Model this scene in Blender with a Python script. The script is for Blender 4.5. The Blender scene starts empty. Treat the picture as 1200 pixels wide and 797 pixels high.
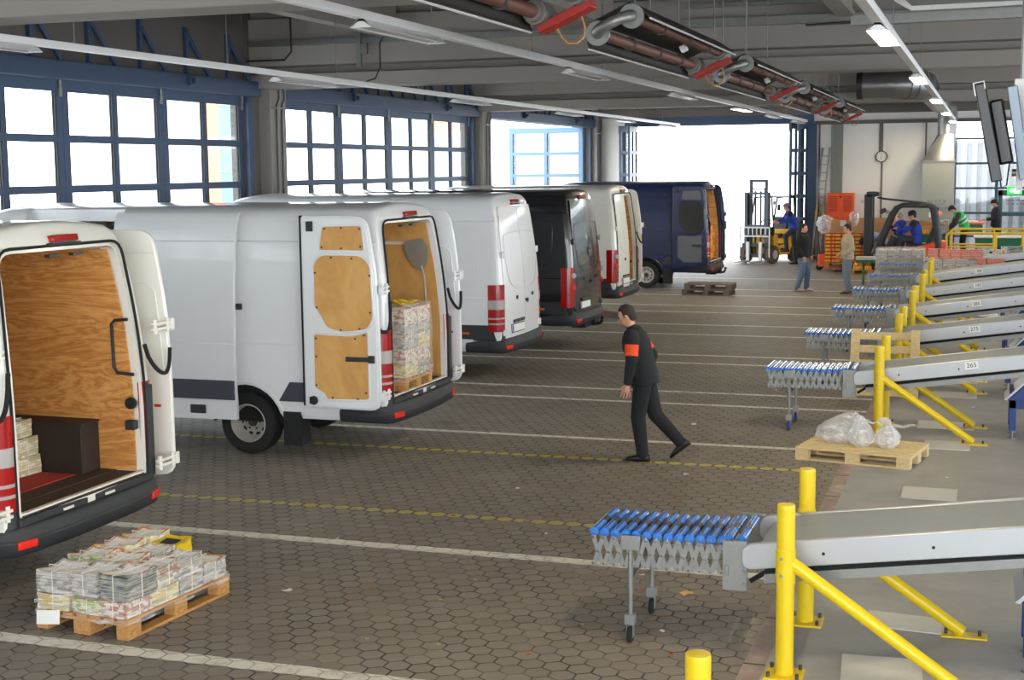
EXPO = 0.8
SKY = 4.0
import bpy, bmesh, math, random
from math import sin, cos, pi, radians as R
from mathutils import Vector as V, Matrix, Euler

SC = bpy.context.scene
COL = SC.collection
random.seed(11)
RND = random.random
def U(a, b): return a + (b - a) * RND()

# ------------------------------------------------------------------ materials
def lin(h):
    h = h.lstrip('#'); o = []
    for i in (0, 2, 4):
        c = int(h[i:i + 2], 16) / 255
        o.append(c / 12.92 if c <= .04045 else ((c + .055) / 1.055) ** 2.4)
    return (*o, 1)
class N:
    """tiny node-tree helper"""
    def __init__(s, name):
        s.m = bpy.data.materials.new(name); s.m.use_nodes = True
        s.t = s.m.node_tree; s.b = s.t.nodes['Principled BSDF']; s.o = s.t.nodes['Material Output']
    def n(s, kind, **kw):
        x = s.t.nodes.new('ShaderNode' + kind)
        for k, v in kw.items(): setattr(x, k, v)
        return x
    def put(s, sock, v):
        if isinstance(v, bpy.types.NodeSocket): s.t.links.new(v, sock)
        else: sock.default_value = v
    def math(s, op, a, b=0., c=None):
        x = s.n('Math', operation=op); s.put(x.inputs[0], a); s.put(x.inputs[1], b)
        if c is not None: s.put(x.inputs[2], c)
        return x.outputs[0]
    def vmath(s, op, a, b=None):
        x = s.n('VectorMath', operation=op); s.put(x.inputs[0], a)
        if b is not None: s.put(x.inputs[1], b)
        return x.outputs[1] if op in ('LENGTH', 'DOT_PRODUCT') else x.outputs[0]
    def mix(s, f, a, b, mode='MIX'):
        x = s.n('Mix', data_type='RGBA', blend_type=mode); s.put(x.inputs[0], f); s.put(x.inputs[6], a); s.put(x.inputs[7], b)
        return x.outputs[2]
    def noise(s, vec, scale, detail=4., rough=.55, dist=0.):
        x = s.n('TexNoise'); s.put(x.inputs['Vector'], vec); x.inputs['Scale'].default_value = scale
        x.inputs['Detail'].default_value = detail; x.inputs['Roughness'].default_value = rough; x.inputs['Distortion'].default_value = dist
        return x.outputs[0]
    def ramp(s, f, *stops):
        x = s.n('ValToRGB'); e = x.color_ramp.elements
        while len(e) < len(stops): e.new(.5)
        for i, (p, c) in enumerate(stops):
            e[i].position = p; e[i].color = c if len(c) == 4 else (*c, 1)
        s.put(x.inputs[0], f); return x.outputs[0]
    def bump(s, h, strength=.3, dist=.01):
        x = s.n('Bump'); s.put(x.inputs['Height'], h); x.inputs['Strength'].default_value = strength; x.inputs['Distance'].default_value = dist
        s.t.links.new(x.outputs[0], s.b.inputs['Normal'])
    def set(s, **kw):
        for k, v in kw.items(): s.put(s.b.inputs[k.replace('_', ' ')], v)
        return s
    def obj(s): return s.n('TexCoord').outputs['Object']
    def pos(s): return s.n('NewGeometry').outputs['Position']
M = {}
def mat(name, col, rough=.5, metal=0., var=.0, vs=6., coat=0., spec=.5, bump=0., bs=60., stretch=None):
    k = N(name); c = lin(col)
    co = k.obj()
    if stretch:
        co = k.vmath('MULTIPLY', co, stretch)
    if var:
        f = k.noise(co, vs, 5, .62)
        k.set(Base_Color=k.mix(f, tuple(x * (1 - var) for x in c[:3]) + (1,), tuple(min(1, x * (1 + var)) for x in c[:3]) + (1,)))
    else: k.set(Base_Color=c)
    k.set(Roughness=rough, Metallic=metal, Coat_Weight=coat, Specular_IOR_Level=spec)
    if coat: k.set(Coat_Roughness=.06)
    if bump: k.bump(k.noise(co, bs, 3), bump, .004)
    M[name] = k.m; return k.m
mat('paint_white', '#dedfe0', .32, 0, .05, 1.3, .5)
mat('paint_cream', '#e4e1d6', .32, 0, .05, 1.3, .5)
mat('paint_black', '#1b1c20', .25, 0, .1, 2, .7)
mat('paint_blue', '#1a2346', .3, 0, .08, 2, .5)
mat('black_plastic', '#26282b', .6, 0, .15, 8)
mat('grey_strip', '#3a3d47', .5, 0, .1, 5)
mat('rubber', '#141414', .85, 0, .25, 12)
mat('rim_steel', '#a9a59d', .4, .25, .25, 9)
mat('hub_dark', '#37332f', .7, .2, .2, 12)
mat('red_lens', '#9c0a0c', .15, 0, .25, 30, .6)
mat('clear_lens', '#aaa3a0', .15, 0, .12, 25, .6)
mat('amber_lens', '#d8641a', .15, 0, 0, 1, .6)
mat('reflector_red', '#d92a1c', .2, 0)
mat('plate_white', '#e9e9e6', .4)
mat('plate_blue', '#24419b', .4)
mat('chrome', '#c9c9c9', .18, 1.)
mat('galvanised', '#8e8f8c', .42, .65, .16, 14)
mat('aluminium', '#b6b8bb', .34, .5, .06, 3)
mat('steel_dark', '#4a4a48', .5, .6, .15, 8)
mat('belt', '#92979a', .6, 0, .08, 10)
mat('roller_blue', '#2474d2', .22, 0, .05, 5, 1.)
mat('roller_black', '#1b1c20', .22, 0, 0, 1, 1.)
mat('yellow_paint', '#e0c00a', .42, 0, .08, 5, .2)
mat('yellow_rail', '#e5bb18', .45, 0, .05, 5)
mat('machine_blue', '#1d3a7c', .45, 0, .08, 4)
mat('gate_blue', '#3d526f', .5, 0, .1, 3)
mat('gate_blue_lit', '#5f7f9b', .5, 0, .08, 3)  # gate blue lightened, outdoor light put into the colour
mat('facade_teal', '#1f4654', .45)
mat('concrete_beam', '#9b958f', .85, 0, .07, 1.2, 0, .3)
mat('concrete_dark', '#6f6a66', .9, 0, .1, 1.2, 0, .3)
mat('wall_paint', '#efece6', .85, 0, .04, 1.0, 0, .3)
mat('ceiling_deck', '#7d7a76', .7, .2, .08, 1)
mat('duct_metal', '#8e8f90', .36, .8, .12, 4)
mat('duct_panel', '#94968f', .6, .2, .06, 2)
mat('trough_white', '#e3e3e2', .4, .1)
mat('heater_brown', '#332f2c', .5, .4, .2, 5)
mat('heater_tube', '#6a4336', .55, .35, .2, 8)
mat('heater_red', '#a02018', .45, 0, .1, 5)
mat('wire', '#8a8884', .5, .4)
mat('screen_black', '#1a1b1d', .35)
mat('mount_grey', '#8b98a6', .45, .4)
mat('paper', '#e6e3dc', .8, 0, .05, 20)
mat('cardboard', '#b68a5a', .85, 0, .1, 5)
mat('osb', '#b98d62', .85, 0, .3, 30)
mat('orange', '#e8591a', .5, 0, .08, 5)
mat('linde_red', '#d8431f', .45, 0, .05, 3)
mat('fork_yellow', '#e2ad17', .45, 0, .08, 3)
mat('fork_dark', '#26282b', .5, .1, .1, 6)
mat('fork_mast', '#3d4149', .45, .4, .15, 6)
mat('fork_white', '#c9c8c2', .5, .1)
mat('tie', '#dedad0', .5)
mat('black_fabric', '#16171a', .9, 0, .2, 12)
mat('brown_box', '#2c221b', .7, 0, .15, 4)
mat('floor_brown', '#43332b', .75, 0, .2, 8)
mat('red_mat', '#a8332a', .9, 0, .15, 30)
mat('leaf', '#b5622c', .8, 0, .3, 20)
mat('leaf_pale', '#c9a266', .8, 0, .3, 20)
mat('steel_plate', '#c6c5c0', .5, .2, .1, 6)
mat('skin', '#c48f73', .55, 0, .06, 10)
mat('eye', '#20180f', .2)
mat('teal_bench', '#1f6a4b', .6)
mat('sign_white', '#eceae6', .6)
mat('text_grey', '#77777a', .7)
mat('purple', '#3b2d66', .6)
mat('grey_white_wall', '#9fa1a8', .6, 0, .03, 2)
mat('dirty_pallet', '#6b6054', .85, 0, .25, 7)

def wood_mat(name, c0, c1, c2, sx=(1.5, 14, 14), rough=.7, dist=1.2, scale=1.6):
    k = N(name); co = k.vmath('MULTIPLY', k.obj(), sx)
    a = k.noise(co, scale, 5, .6, dist)
    w = k.math('FRACT', k.math('MULTIPLY', a, 9.))
    w = k.math('ABSOLUTE', k.math('SUBTRACT', w, .5))
    col = k.ramp(w, (0., lin(c0)), (.28, lin(c1)), (.5, lin(c2)))
    fine = k.noise(k.vmath('MULTIPLY', k.obj(), tuple(x * 6 for x in sx)), 4, 3)
    col = k.mix(.25, col, k.ramp(fine, (.3, lin(c0)), (.7, lin(c2))))
    k.set(Base_Color=col, Roughness=rough); k.bump(a, .08, .003)
    M[name] = k.m
wood_mat('plywood', '#b0702f', '#d2924c', '#dfa866', (.35, 2., 2.4), .5, 1.4, 1.4)
wood_mat('birch_ply', '#c48e4a', '#cf9c56', '#d6a662', (.8, .8, .5), .5, .3, .7)
wood_mat('pallet_new', '#cfb27c', '#dec491', '#e8d4a6', (1.2, 12, 12), .75, .6)
wood_mat('pallet_orange', '#9a6a36', '#b98547', '#c99a5e', (1.2, 12, 12), .75, .6)

def film_mat(name, alpha, streak, col='#ffffff', rough=.12, nz=3., st=(1.2, 1.2, 11.), bump=.35):
    """thin clear plastic: mostly see-through, whiter in painted highlight streaks and towards grazing views"""
    k = N(name); co = k.vmath('ADD', k.obj(), k.vmath('SCALE', k.n('TexNoise').outputs[1], None)) if False else k.obj()
    tl = k.n('VectorRotate', rotation_type='X_AXIS'); k.put(tl.inputs['Vector'], co); tl.inputs['Angle'].default_value = .16
    f = k.noise(k.vmath('MULTIPLY', tl.outputs[0], st), nz, 5, .6, .3)
    shine_streak = k.ramp(f, (.53, (0, 0, 0)), (.66, (1, 1, 1)))  # streaks of added white stand in for highlights on the film
    lw = k.n('LayerWeight'); lw.inputs[0].default_value = .3
    a = k.math('ADD', k.math('ADD', k.math('MULTIPLY', shine_streak, streak), alpha), k.math('MULTIPLY', lw.outputs['Facing'], alpha * 1.5))
    k.set(Base_Color=lin(col), Roughness=rough, Alpha=a, Specular_IOR_Level=.9)
    k.bump(f, bump, .03); M[name] = k.m
film_mat('film', .05, .36)
film_mat('film_white', .18, .34, '#f4f5f7', .15)
film_mat('film_bag', .24, .3, '#fafbfd', .15, 4., (1.6, 1.6, 3.), .7)

def glass_mat():
    k = N('glass'); g = k.n('BsdfGlossy'); g.inputs['Roughness'].default_value = .02
    t = k.n('BsdfTransparent'); t.inputs[0].default_value = (.93, .95, .96, 1)
    f = k.n('Value'); f.outputs[0].default_value = .05; mx = k.n('MixShader')
    k.t.links.new(f.outputs[0], mx.inputs[0]); k.t.links.new(t.outputs[0], mx.inputs[1]); k.t.links.new(g.outputs[0], mx.inputs[2])
    k.t.links.new(mx.outputs[0], k.o.inputs[0]); M['glass'] = k.m
glass_mat()
def emit_mat(name, col, s):
    k = N(name); k.set(Base_Color=lin(col), Emission_Color=lin(col), Emission_Strength=s); M[name] = k.m
emit_mat('lamp_on', '#fff1d0', 95.)
emit_mat('exit_green', '#28c840', 1.6)
emit_mat('exit_white', '#f2fff2', 2.4)
emit_mat('beacon', '#ff2a10', 3.)

def print_mat(name, cols, sx, rough=.6, edge='#e9e4d8', bands=7.):
    """printed stack: bands of sheets with coloured patches and fine sheet edges"""
    k = N(name); co = k.obj(); g = k.n('TexCoord').outputs['Generated']
    sp = k.n('SeparateXYZ'); k.put(sp.inputs[0], g)
    lay = k.math('FLOOR', k.math('MULTIPLY', sp.outputs[2], bands))
    cb = k.n('CombineXYZ'); k.put(cb.inputs[2], k.math('MULTIPLY', lay, 1.37))
    v = k.vmath('ADD', k.vmath('MULTIPLY', co, (sx[0] * .55, sx[1] * .55, 1)), cb.outputs[0])
    f = k.noise(v, 2.4, 0, .4)
    n = len(cols); st = [(.30 + .4 * i / n, lin(c)) for i, c in enumerate(cols)]
    r = k.n('ValToRGB'); r.color_ramp.interpolation = 'CONSTANT'; e = r.color_ramp.elements
    while len(e) < n: e.new(.5)
    for i, (p, c) in enumerate(st): e[i].position = p; e[i].color = c
    k.put(r.inputs[0], f)
    line = k.noise(k.vmath('MULTIPLY', co, (1.5, 1.5, 110)), 3., 2)
    col = k.mix(k.math('MULTIPLY', k.math('GREATER_THAN', line, .5), .38), r.outputs[0], lin(edge))
    gap = k.math('LESS_THAN', k.math('FRACT', k.math('MULTIPLY', sp.outputs[2], bands)), .1)
    col = k.mix(k.math('MULTIPLY', gap, .6), col, lin('#4a463f'))
    k.set(Base_Color=col, Roughness=rough); M[name] = k.m
print_mat('mag_grey', ['#9a948b', '#857f78', '#aea79c', '#6f6a66', '#b8b0a5'], (3, 3, 22))
print_mat('mag_yellow', ['#c9b25a', '#cfc6a8', '#b89a45', '#a89f7e', '#d3cba6'], (3, 3, 18))
print_mat('mag_dark', ['#4d534e', '#5f665e', '#3d4142', '#7b7a68', '#54504a'], (3, 3, 22))
print_mat('mag_red', ['#d2c9ba', '#a8584c', '#cdc3b2', '#c2b5a3', '#9d6457'], (6, 6, 5))
print_mat('mag_green', ['#8fa052', '#c4bc94', '#76913f', '#cfc6b0', '#a8786a'], (4, 4, 14))
print_mat('mag_mixed', ['#8a5a4d', '#b3a795', '#6d6055', '#c2b7a5', '#6b6d78', '#a08d62'], (4, 4, 9))
print_mat('mag_cream', ['#d9cda8', '#c9b98e', '#e3d9ba', '#b8a67a'], (3, 3, 20))
print_mat('salmon', ['#c8705f', '#c97a6b', '#b9624f', '#d08a7a'], (3, 3, 30), .6, '#dba99c')
print_mat('carton_print', ['#f0b818', '#e8591a', '#f4d23a', '#d8431f', '#f0a51f'], (9, 9, 5), .6, '#e8861a', 1.)

def cover_mat(name, c1, c2, inner='#ffffff'):
    k = N(name); g = k.n('TexCoord').outputs['Generated']; sp = k.n('SeparateXYZ'); k.put(sp.inputs[0], g)
    a = k.math('ABSOLUTE', k.math('SUBTRACT', sp.outputs[0], .5)); b = k.math('ABSOLUTE', k.math('SUBTRACT', sp.outputs[1], .5))
    rim = k.math('GREATER_THAN', k.math('MAXIMUM', k.math('MULTIPLY', a, 1.02), b), .405)
    f = k.noise(k.obj(), 16., 1)
    rc = k.ramp(f, (.42, lin(c1)), (.5, lin(c2)), (.58, lin('#e6dcc6')))
    txt = k.math('GREATER_THAN', k.noise(k.vmath('MULTIPLY', k.obj(), (60, 14, 1)), 2., 1), .62)
    col = k.mix(k.math('MULTIPLY', txt, .1), lin(inner), lin('#6a6a70'))
    k.set(Base_Color=k.mix(rim, col, rc), Roughness=.4); M[name] = k.m
cover_mat('mag_cover', '#e8a92a', '#d8452e'); cover_mat('cover_red', '#c23a30', '#e9d9d0'); cover_mat('cover_plain', '#d9d4cc', '#a8a39f')

# ------------------------------------------------------------------ mesh builder
class MB:
    def __init__(s): s.v = []; s.f = []; s.mi = []
    def add(s, vs, fs, mi=0, mx=None):
        o = len(s.v)
        s.v += [tuple(mx @ V(p)) if mx else tuple(p) for p in vs]
        s.f += [tuple(i + o for i in f) for f in fs]; s.mi += [mi] * len(fs); return s
    def box(s, x0, x1, y0, y1, z0, z1, mi=0, mx=None):
        vs = [(x0, y0, z0), (x1, y0, z0), (x1, y1, z0), (x0, y1, z0), (x0, y0, z1), (x1, y0, z1), (x1, y1, z1), (x0, y1, z1)]
        return s.add(vs, [(0, 3, 2, 1), (4, 5, 6, 7), (0, 1, 5, 4), (1, 2, 6, 5), (2, 3, 7, 6), (3, 0, 4, 7)], mi, mx)
    def bar(s, p0, p1, w, h, mi=0, up=(0, 0, 1)):
        """rectangular bar from p0 to p1"""
        p0, p1 = V(p0), V(p1); d = (p1 - p0); L = d.length; d.normalize(); u = V(up)
        if abs(d.dot(u)) > .99: u = V((0, 1, 0))
        sd = d.cross(u).normalized(); u = sd.cross(d)
        mx = Matrix((sd, d, u)).transposed().to_4x4(); mx.translation = p0
        return s.box(-w / 2, w / 2, 0, L, -h / 2, h / 2, mi, mx)
    def cyl(s, p0, p1, r, r1=None, n=14, mi=0, caps=True):
        p0, p1 = V(p0), V(p1); r1 = r if r1 is None else r1; d = (p1 - p0).normalized()
        a = d.orthogonal().normalized(); b = d.cross(a)
        vs = [p0 + (a * cos(2 * pi * i / n) + b * sin(2 * pi * i / n)) * r for i in range(n)] + \
             [p1 + (a * cos(2 * pi * i / n) + b * sin(2 * pi * i / n)) * r1 for i in range(n)]
        fs = [(i, (i + 1) % n, n + (i + 1) % n, n + i) for i in range(n)]
        if caps: fs += [tuple(range(n - 1, -1, -1)), tuple(range(n, 2 * n))]
        return s.add(vs, fs, mi)
    def tube(s, pts, r, n=8, mi=0, closed=False):
        P = [V(p) for p in pts]; L = len(P); loops = []; a = None
        for i in range(L):
            if closed: d = (P[(i + 1) % L] - P[i - 1])
            else: d = P[min(i + 1, L - 1)] - P[max(i - 1, 0)]
            d.normalize()
            if a is None: a = d.orthogonal().normalized()
            a = (a - d * a.dot(d)).normalized(); b = d.cross(a)
            rr = r[i] if isinstance(r, (list, tuple)) else r
            loops.append([P[i] + (a * cos(2 * pi * k / n) + b * sin(2 * pi * k / n)) * rr for k in range(n)])
        return s.loft(loops, mi, closed, not closed)
    def loft(s, loops, mi=0, ring=False, caps=True):
        n = len(loops[0]); vs = [p for l in loops for p in l]; L = len(loops); fs = []
        for i in range(L if ring else L - 1):
            j = (i + 1) % L
            fs += [(i * n + k, i * n + (k + 1) % n, j * n + (k + 1) % n, j * n + k) for k in range(n)]
        if caps: fs += [tuple(range(n - 1, -1, -1)), tuple((L - 1) * n + k for k in range(n))]
        return s.add(vs, fs, mi)
    def prism(s, poly, ax, a, b, mi=0, mx=None):
        """polygon in the plane normal to ax, swept a..b"""
        def P(p, t): return {'x': (t, p[0], p[1]), 'y': (p[0], t, p[1]), 'z': (p[0], p[1], t)}[ax]
        n = len(poly); vs = [P(p, a) for p in poly] + [P(p, b) for p in poly]
        return s.add(vs, [(i, (i + 1) % n, n + (i + 1) % n, n + i) for i in range(n)] + [tuple(range(n - 1, -1, -1)), tuple(range(n, 2 * n))], mi, mx)
    def lathe(s, prof, c, axis='y', n=28, mi=0, closed=True):
        c = V(c); loops = []
        for k in range(n):
            t = 2 * pi * k / n; l = []
            for r, h in prof:
                q = {'y': (r * cos(t), h, r * sin(t)), 'z': (r * cos(t), r * sin(t), h), 'x': (h, r * cos(t), r * sin(t))}[axis]
                l.append(c + V(q))
            loops.append(l)
        m = len(prof); vs = [p for l in loops for p in l]; fs = []
        for k in range(n):
            j = (k + 1) % n
            for i in range(m if closed else m - 1):
                fs.append((k * m + i, k * m + (i + 1) % m, j * m + (i + 1) % m, j * m + i))
        return s.add(vs, fs, mi)
    def ball(s, c, r, n=12, m=8, mi=0, sc=(1, 1, 1), mx=None):
        c = V(c); vs = [(0, 0, 1)]
        for i in range(1, m):
            for k in range(n):
                vs.append((sin(pi * i / m) * cos(2 * pi * k / n), sin(pi * i / m) * sin(2 * pi * k / n), cos(pi * i / m)))
        vs.append((0, 0, -1)); fs = [(0, 1 + k, 1 + (k + 1) % n) for k in range(n)]
        for i in range(m - 2):
            for k in range(n):
                a = 1 + i * n; fs.append((a + k, a + n + k, a + n + (k + 1) % n, a + (k + 1) % n))
        e = len(vs) - 1; a = 1 + (m - 2) * n
        fs += [(a + k, e, a + (k + 1) % n) for k in range(n)]
        q = [V((x * sc[0] * r, y * sc[1] * r, z * sc[2] * r)) for x, y, z in vs]
        q = [(mx @ p if mx else p) + c for p in q]
        return s.add(q, fs, mi)
    def mesh(s, name, sharp=38):
        me = bpy.data.meshes.new(name); me.from_pydata(s.v, [], s.f)
        me.polygons.foreach_set('material_index', s.mi)
        bm = bmesh.new(); bm.from_mesh(me); bmesh.ops.recalc_face_normals(bm, faces=bm.faces[:]); bm.to_mesh(me); bm.free()
        me.polygons.foreach_set('use_smooth', [True] * len(me.polygons))
        me.set_sharp_from_angle(angle=R(sharp)); me.update(); return me
    def build(s, name, mats, parent=None, bevel=0., loc=(0, 0, 0), rot=(0, 0, 0), seg=2, sharp=38):
        me = s.mesh(name, sharp); return link(name, me, mats, parent, bevel, loc, rot, seg)
def link(name, me, mats, parent=None, bevel=0., loc=(0, 0, 0), rot=(0, 0, 0), seg=2):
    for m in ([mats] if isinstance(mats, str) else mats): me.materials.append(M[m])
    o = bpy.data.objects.new(name, me); COL.objects.link(o); o.parent = parent
    o.location = loc; o.rotation_euler = rot
    if bevel:
        b = o.modifiers.new('edge', 'BEVEL'); b.width = bevel; b.segments = seg; b.limit_method = 'ANGLE'; b.angle_limit = R(40)
    return o
def tag(o, label, cat, group=None):
    o['label'] = label; o['category'] = cat
    if group: o['group'] = group
    return o
def thing(name, label, cat, loc=(0, 0, 0), rz=0., group=None, rot=None):
    o = bpy.data.objects.new(name, None); COL.objects.link(o); o.location = loc
    o.rotation_euler = rot if rot else (0, 0, rz); o.empty_display_size = .1
    return tag(o, label, cat, group)
def setting(o, kind='structure'): o['kind'] = kind; return o
def twin(o, parent=None, **kw):
    """copy of an object and of everything below it"""
    c = o.copy(); COL.objects.link(c)
    if parent is not None: c.parent = parent
    for k, v in kw.items():
        if k in ('location', 'rotation_euler', 'scale'): setattr(c, k, v)
        else: c[k] = v
    for ch in list(o.children): twin(ch, c)
    return c
def baked(o):
    """freeze the modifiers of o into its mesh"""
    dg = bpy.context.evaluated_depsgraph_get(); dg.update()
    me = bpy.data.meshes.new_from_object(o.evaluated_get(dg)); old = o.data
    o.modifiers.clear(); o.data = me
    if old.users == 0: bpy.data.meshes.remove(old)
    return o
def carve(o, cutters):
    cs = []; par = o.parent; o.parent = None
    for mb in cutters:
        c = bpy.data.objects.new('cutter', mb.mesh('cutter')); COL.objects.link(c); cs.append(c)
        b = o.modifiers.new('cut', 'BOOLEAN'); b.operation = 'DIFFERENCE'; b.solver = 'EXACT'; b.object = c
    baked(o)
    for c in cs: bpy.data.objects.remove(c)
    o.parent = par
    o.data.polygons.foreach_set('use_smooth', [True] * len(o.data.polygons)); o.data.set_sharp_from_angle(angle=R(32))
    return o
def rrect(x0, x1, y0, y1, r, n=4):
    o = []
    for cx, cy, a in ((x1 - r, y1 - r, 0), (x0 + r, y1 - r, 90), (x0 + r, y0 + r, 180), (x1 - r, y0 + r, 270)):
        for i in range(n + 1):
            t = R(a + 90 * i / n); o.append((cx + r * cos(t), cy + r * sin(t)))
    return o
def rpoly(pts, rad, n=4):
    """round the corners of a 2-D polygon; rad is one radius or one per corner"""
    out = []; L = len(pts)
    for i, p in enumerate(pts):
        r = rad[i] if isinstance(rad, (list, tuple)) else rad
        p = V(p); a = V(pts[i - 1]); b = V(pts[(i + 1) % L])
        if r <= 0: out.append(tuple(p)); continue
        da, db = (a - p), (b - p); r1 = min(r, da.length * .49, db.length * .49)
        s, e = p + da.normalized() * r1, p + db.normalized() * r1
        for k in range(n + 1):
            t = k / n; out.append(tuple(s * (1 - t) ** 2 + p * 2 * t * (1 - t) + e * t * t))
    return out
def text(name, body, size, matn, parent, loc, rot, depth=.001):
    c = bpy.data.curves.new(name, 'FONT'); c.body = body; c.size = size; c.extrude = depth; c.align_x = 'CENTER'; c.align_y = 'CENTER'
    o = bpy.data.objects.new(name, c); COL.objects.link(o)
    me = bpy.data.meshes.new_from_object(o.evaluated_get(bpy.context.evaluated_depsgraph_get())); bpy.data.objects.remove(o)
    return link(name, me, matn, parent, 0, loc, rot)
# ------------------------------------------------------------------ camera
F = 1651.8
_pi, _ya, _ro = .1206, -.32438, .0102
fw = V((sin(_ya) * cos(_pi), cos(_ya) * cos(_pi), -sin(_pi)))
rt = fw.cross(V((0, 0, 1))).normalized(); dn = fw.cross(rt)
r2 = rt * cos(_ro) + dn * sin(_ro); d2 = -rt * sin(_ro) + dn * cos(_ro)
cam = bpy.data.objects.new('camera', bpy.data.cameras.new('camera')); COL.objects.link(cam)
mx = Matrix((r2, -d2, -fw)).transposed().to_4x4(); mx.translation = (0, 0, 3.2)
cam.matrix_world = mx; cam.data.sensor_width = 36; cam.data.lens = 36 * F / 1200; cam.data.clip_end = 400; cam.data.clip_start = .05
SC.camera = cam
SC.view_settings.view_transform = 'Standard'; SC.view_settings.look = 'None'; SC.view_settings.exposure = EXPO; SC.view_settings.gamma = 1
SC.view_settings.use_curve_mapping = False
SC.cycles.use_denoising = True; SC.cycles.max_bounces = 8; SC.cycles.diffuse_bounces = 5; SC.cycles.transparent_max_bounces = 24
SC.cycles.sample_clamp_indirect = 8
# overcast sky
w = bpy.data.worlds.new('overcast'); SC.world = w; w.use_nodes = True
bg = w.node_tree.nodes['Background']; bg.inputs[0].default_value = (.90, .955, 1., 1); bg.inputs[1].default_value = SKY

XL, YB = -13.57, 50.
# ------------------------------------------------------------------ floor
def paving():
    k = N('hex_paving'); p = k.pos()
    W = .165
    sp = k.n('SeparateXYZ'); k.put(sp.inputs[0], p); X, Y = sp.outputs[0], sp.outputs[1]
    q = k.vmath('MULTIPLY', p, (1 / W, 1 / W, 0)); q = k.vmath('ADD', q, (400, 400 * 1.7320508, 0))
    r = (1, 1.7320508, 1); h = (.5, .8660254, .5)
    a = k.vmath('SUBTRACT', k.vmath('MODULO', q, r), h)
    b = k.vmath('SUBTRACT', k.vmath('MODULO', k.vmath('SUBTRACT', q, h), r), h)
    a = k.vmath('MULTIPLY', a, (1, 1, 0)); b = k.vmath('MULTIPLY', b, (1, 1, 0))
    pick = k.math('LESS_THAN', k.vmath('LENGTH', a), k.vmath('LENGTH', b))
    g = k.n('Mix', data_type='VECTOR'); k.put(g.inputs[0], pick); k.put(g.inputs[4], b); k.put(g.inputs[5], a); gv = g.outputs[1]
    ab = k.vmath('ABSOLUTE', gv); s2 = k.n('SeparateXYZ'); k.put(s2.inputs[0], ab)
    hd = k.math('MAXIMUM', s2.outputs[0], k.math('ADD', k.math('MULTIPLY', s2.outputs[0], .5), k.math('MULTIPLY', s2.outputs[1], .8660254)))
    cell = k.vmath('SUBTRACT', q, gv)
    wn = k.n('TexWhiteNoise', noise_dimensions='2D'); k.put(wn.inputs[0], k.vmath('SNAP', k.vmath('ADD', cell, (.2, .2, 0)), (.45, .45, 1)))
    n1 = k.noise(p, .45, 5, .6); n2 = k.noise(p, 14, 4, .6); n3 = k.noise(p, 120, 2)
    base = k.ramp(n1, (.3, lin('#756b61')), (.5, lin('#857b70')), (.72, lin('#93897c')))
    base = k.mix(.26, base, k.mix(wn.outputs[0], lin('#5d564f'), lin('#989084')))
    base = k.mix(.25, base, k.mix(n2, lin('#605851'), lin('#989084')))
    jw = k.math('ADD', .449, k.math('MULTIPLY', k.math('SUBTRACT', n2, .5), .035))
    joint = k.n('MapRange'); k.put(joint.inputs[0], hd); k.put(joint.inputs[1], jw); k.put(joint.inputs[2], k.math('ADD', jw, .022))
    J = k.math('MULTIPLY', joint.outputs[0], k.ramp(k.noise(p, 2.3, 4, .7), (.36, (.3, .3, .3)), (.56, (1, 1, 1))))
    jc = k.ramp(k.noise(p, 1.3, 4, .7), (.46, lin('#211e1c')), (.64, lin('#5e432d')))
    # bay markings: white painted stones, worn
    wear = k.noise(p, 5., 6, .75)
    wsh = k.math('MULTIPLY', k.math('SUBTRACT', k.noise(p, 9., 2), .5), .03)
    Yn = k.math('ADD', Y, wsh)
    msk = None
    for y, x0 in ((7.88, -40), (10.84, -40), (16.0, -40), (18.72, -40), (19.74, -40), (22.72, -40), (23.72, -40), (26.7, -40), (28.4, -40), (30.9, -40), (32.4, -40), (35.1, -40), (36.9, -40), (40.6, -40)):
        d = k.math('LESS_THAN', k.math('ABSOLUTE', k.math('SUBTRACT', Yn, y)), .078 if y < 12 else .062)
        msk = d if msk is None else k.math('MAXIMUM', msk, d)
    worn = k.ramp(wear, (.3, (.35, .35, .35)), (.5, (1, 1, 1)))
    msk = k.math('MULTIPLY', msk, worn)
    msk = k.math('MULTIPLY', msk, k.math('SUBTRACT', 1., k.math('MULTIPLY', J, .55)))
    msk = k.math('MULTIPLY', msk, k.math('LESS_THAN', X, -1.41))
    # yellow studs painted on single stones
    sc_ = k.n('SeparateXYZ'); k.put(sc_.inputs[0], cell); CY = k.math('MULTIPLY', k.math('SUBTRACT', sc_.outputs[1], 400 * 1.7320508), W)
    ym = None
    for y, th in ((14.9, .0), (12.05, .06)):
        d = k.math('LESS_THAN', k.math('ABSOLUTE', k.math('SUBTRACT', CY, y)), W * .44)
        d = k.math('MULTIPLY', d, k.math('LESS_THAN', hd, .40))
        d = k.math('MULTIPLY', d, k.math('GREATER_THAN', wear, .36 + th))
        d = k.math('MULTIPLY', d, .85 - th * 5)
        ym = d if ym is None else k.math('MAXIMUM', ym, d)
    ym = k.math('MULTIPLY', ym, k.math('MULTIPLY', k.math('LESS_THAN', X, -1.65), k.math('SUBTRACT', 1., J)))
    stain = k.ramp(k.noise(k.vmath('ADD', p, (7, 3, 0)), .8, 3, .5), (.64, (0, 0, 0)), (.74, (1, 1, 1)))
    col = k.mix(J, base, jc)
    col = k.mix(k.math('MULTIPLY', stain, .35), col, lin('#3a3633'))
    col = k.mix(msk, col, lin('#dcd6c8')); col = k.mix(ym, col, lin('#cdbb3a'))
    k.set(Base_Color=col, Roughness=k.math('ADD', .5, k.math('MULTIPLY', n2, .3)), Specular_IOR_Level=.4)
    k.bump(k.math('SUBTRACT', k.math('MULTIPLY', n3, .12), J), .55, .006)
    M['hex_paving'] = k.m
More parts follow.
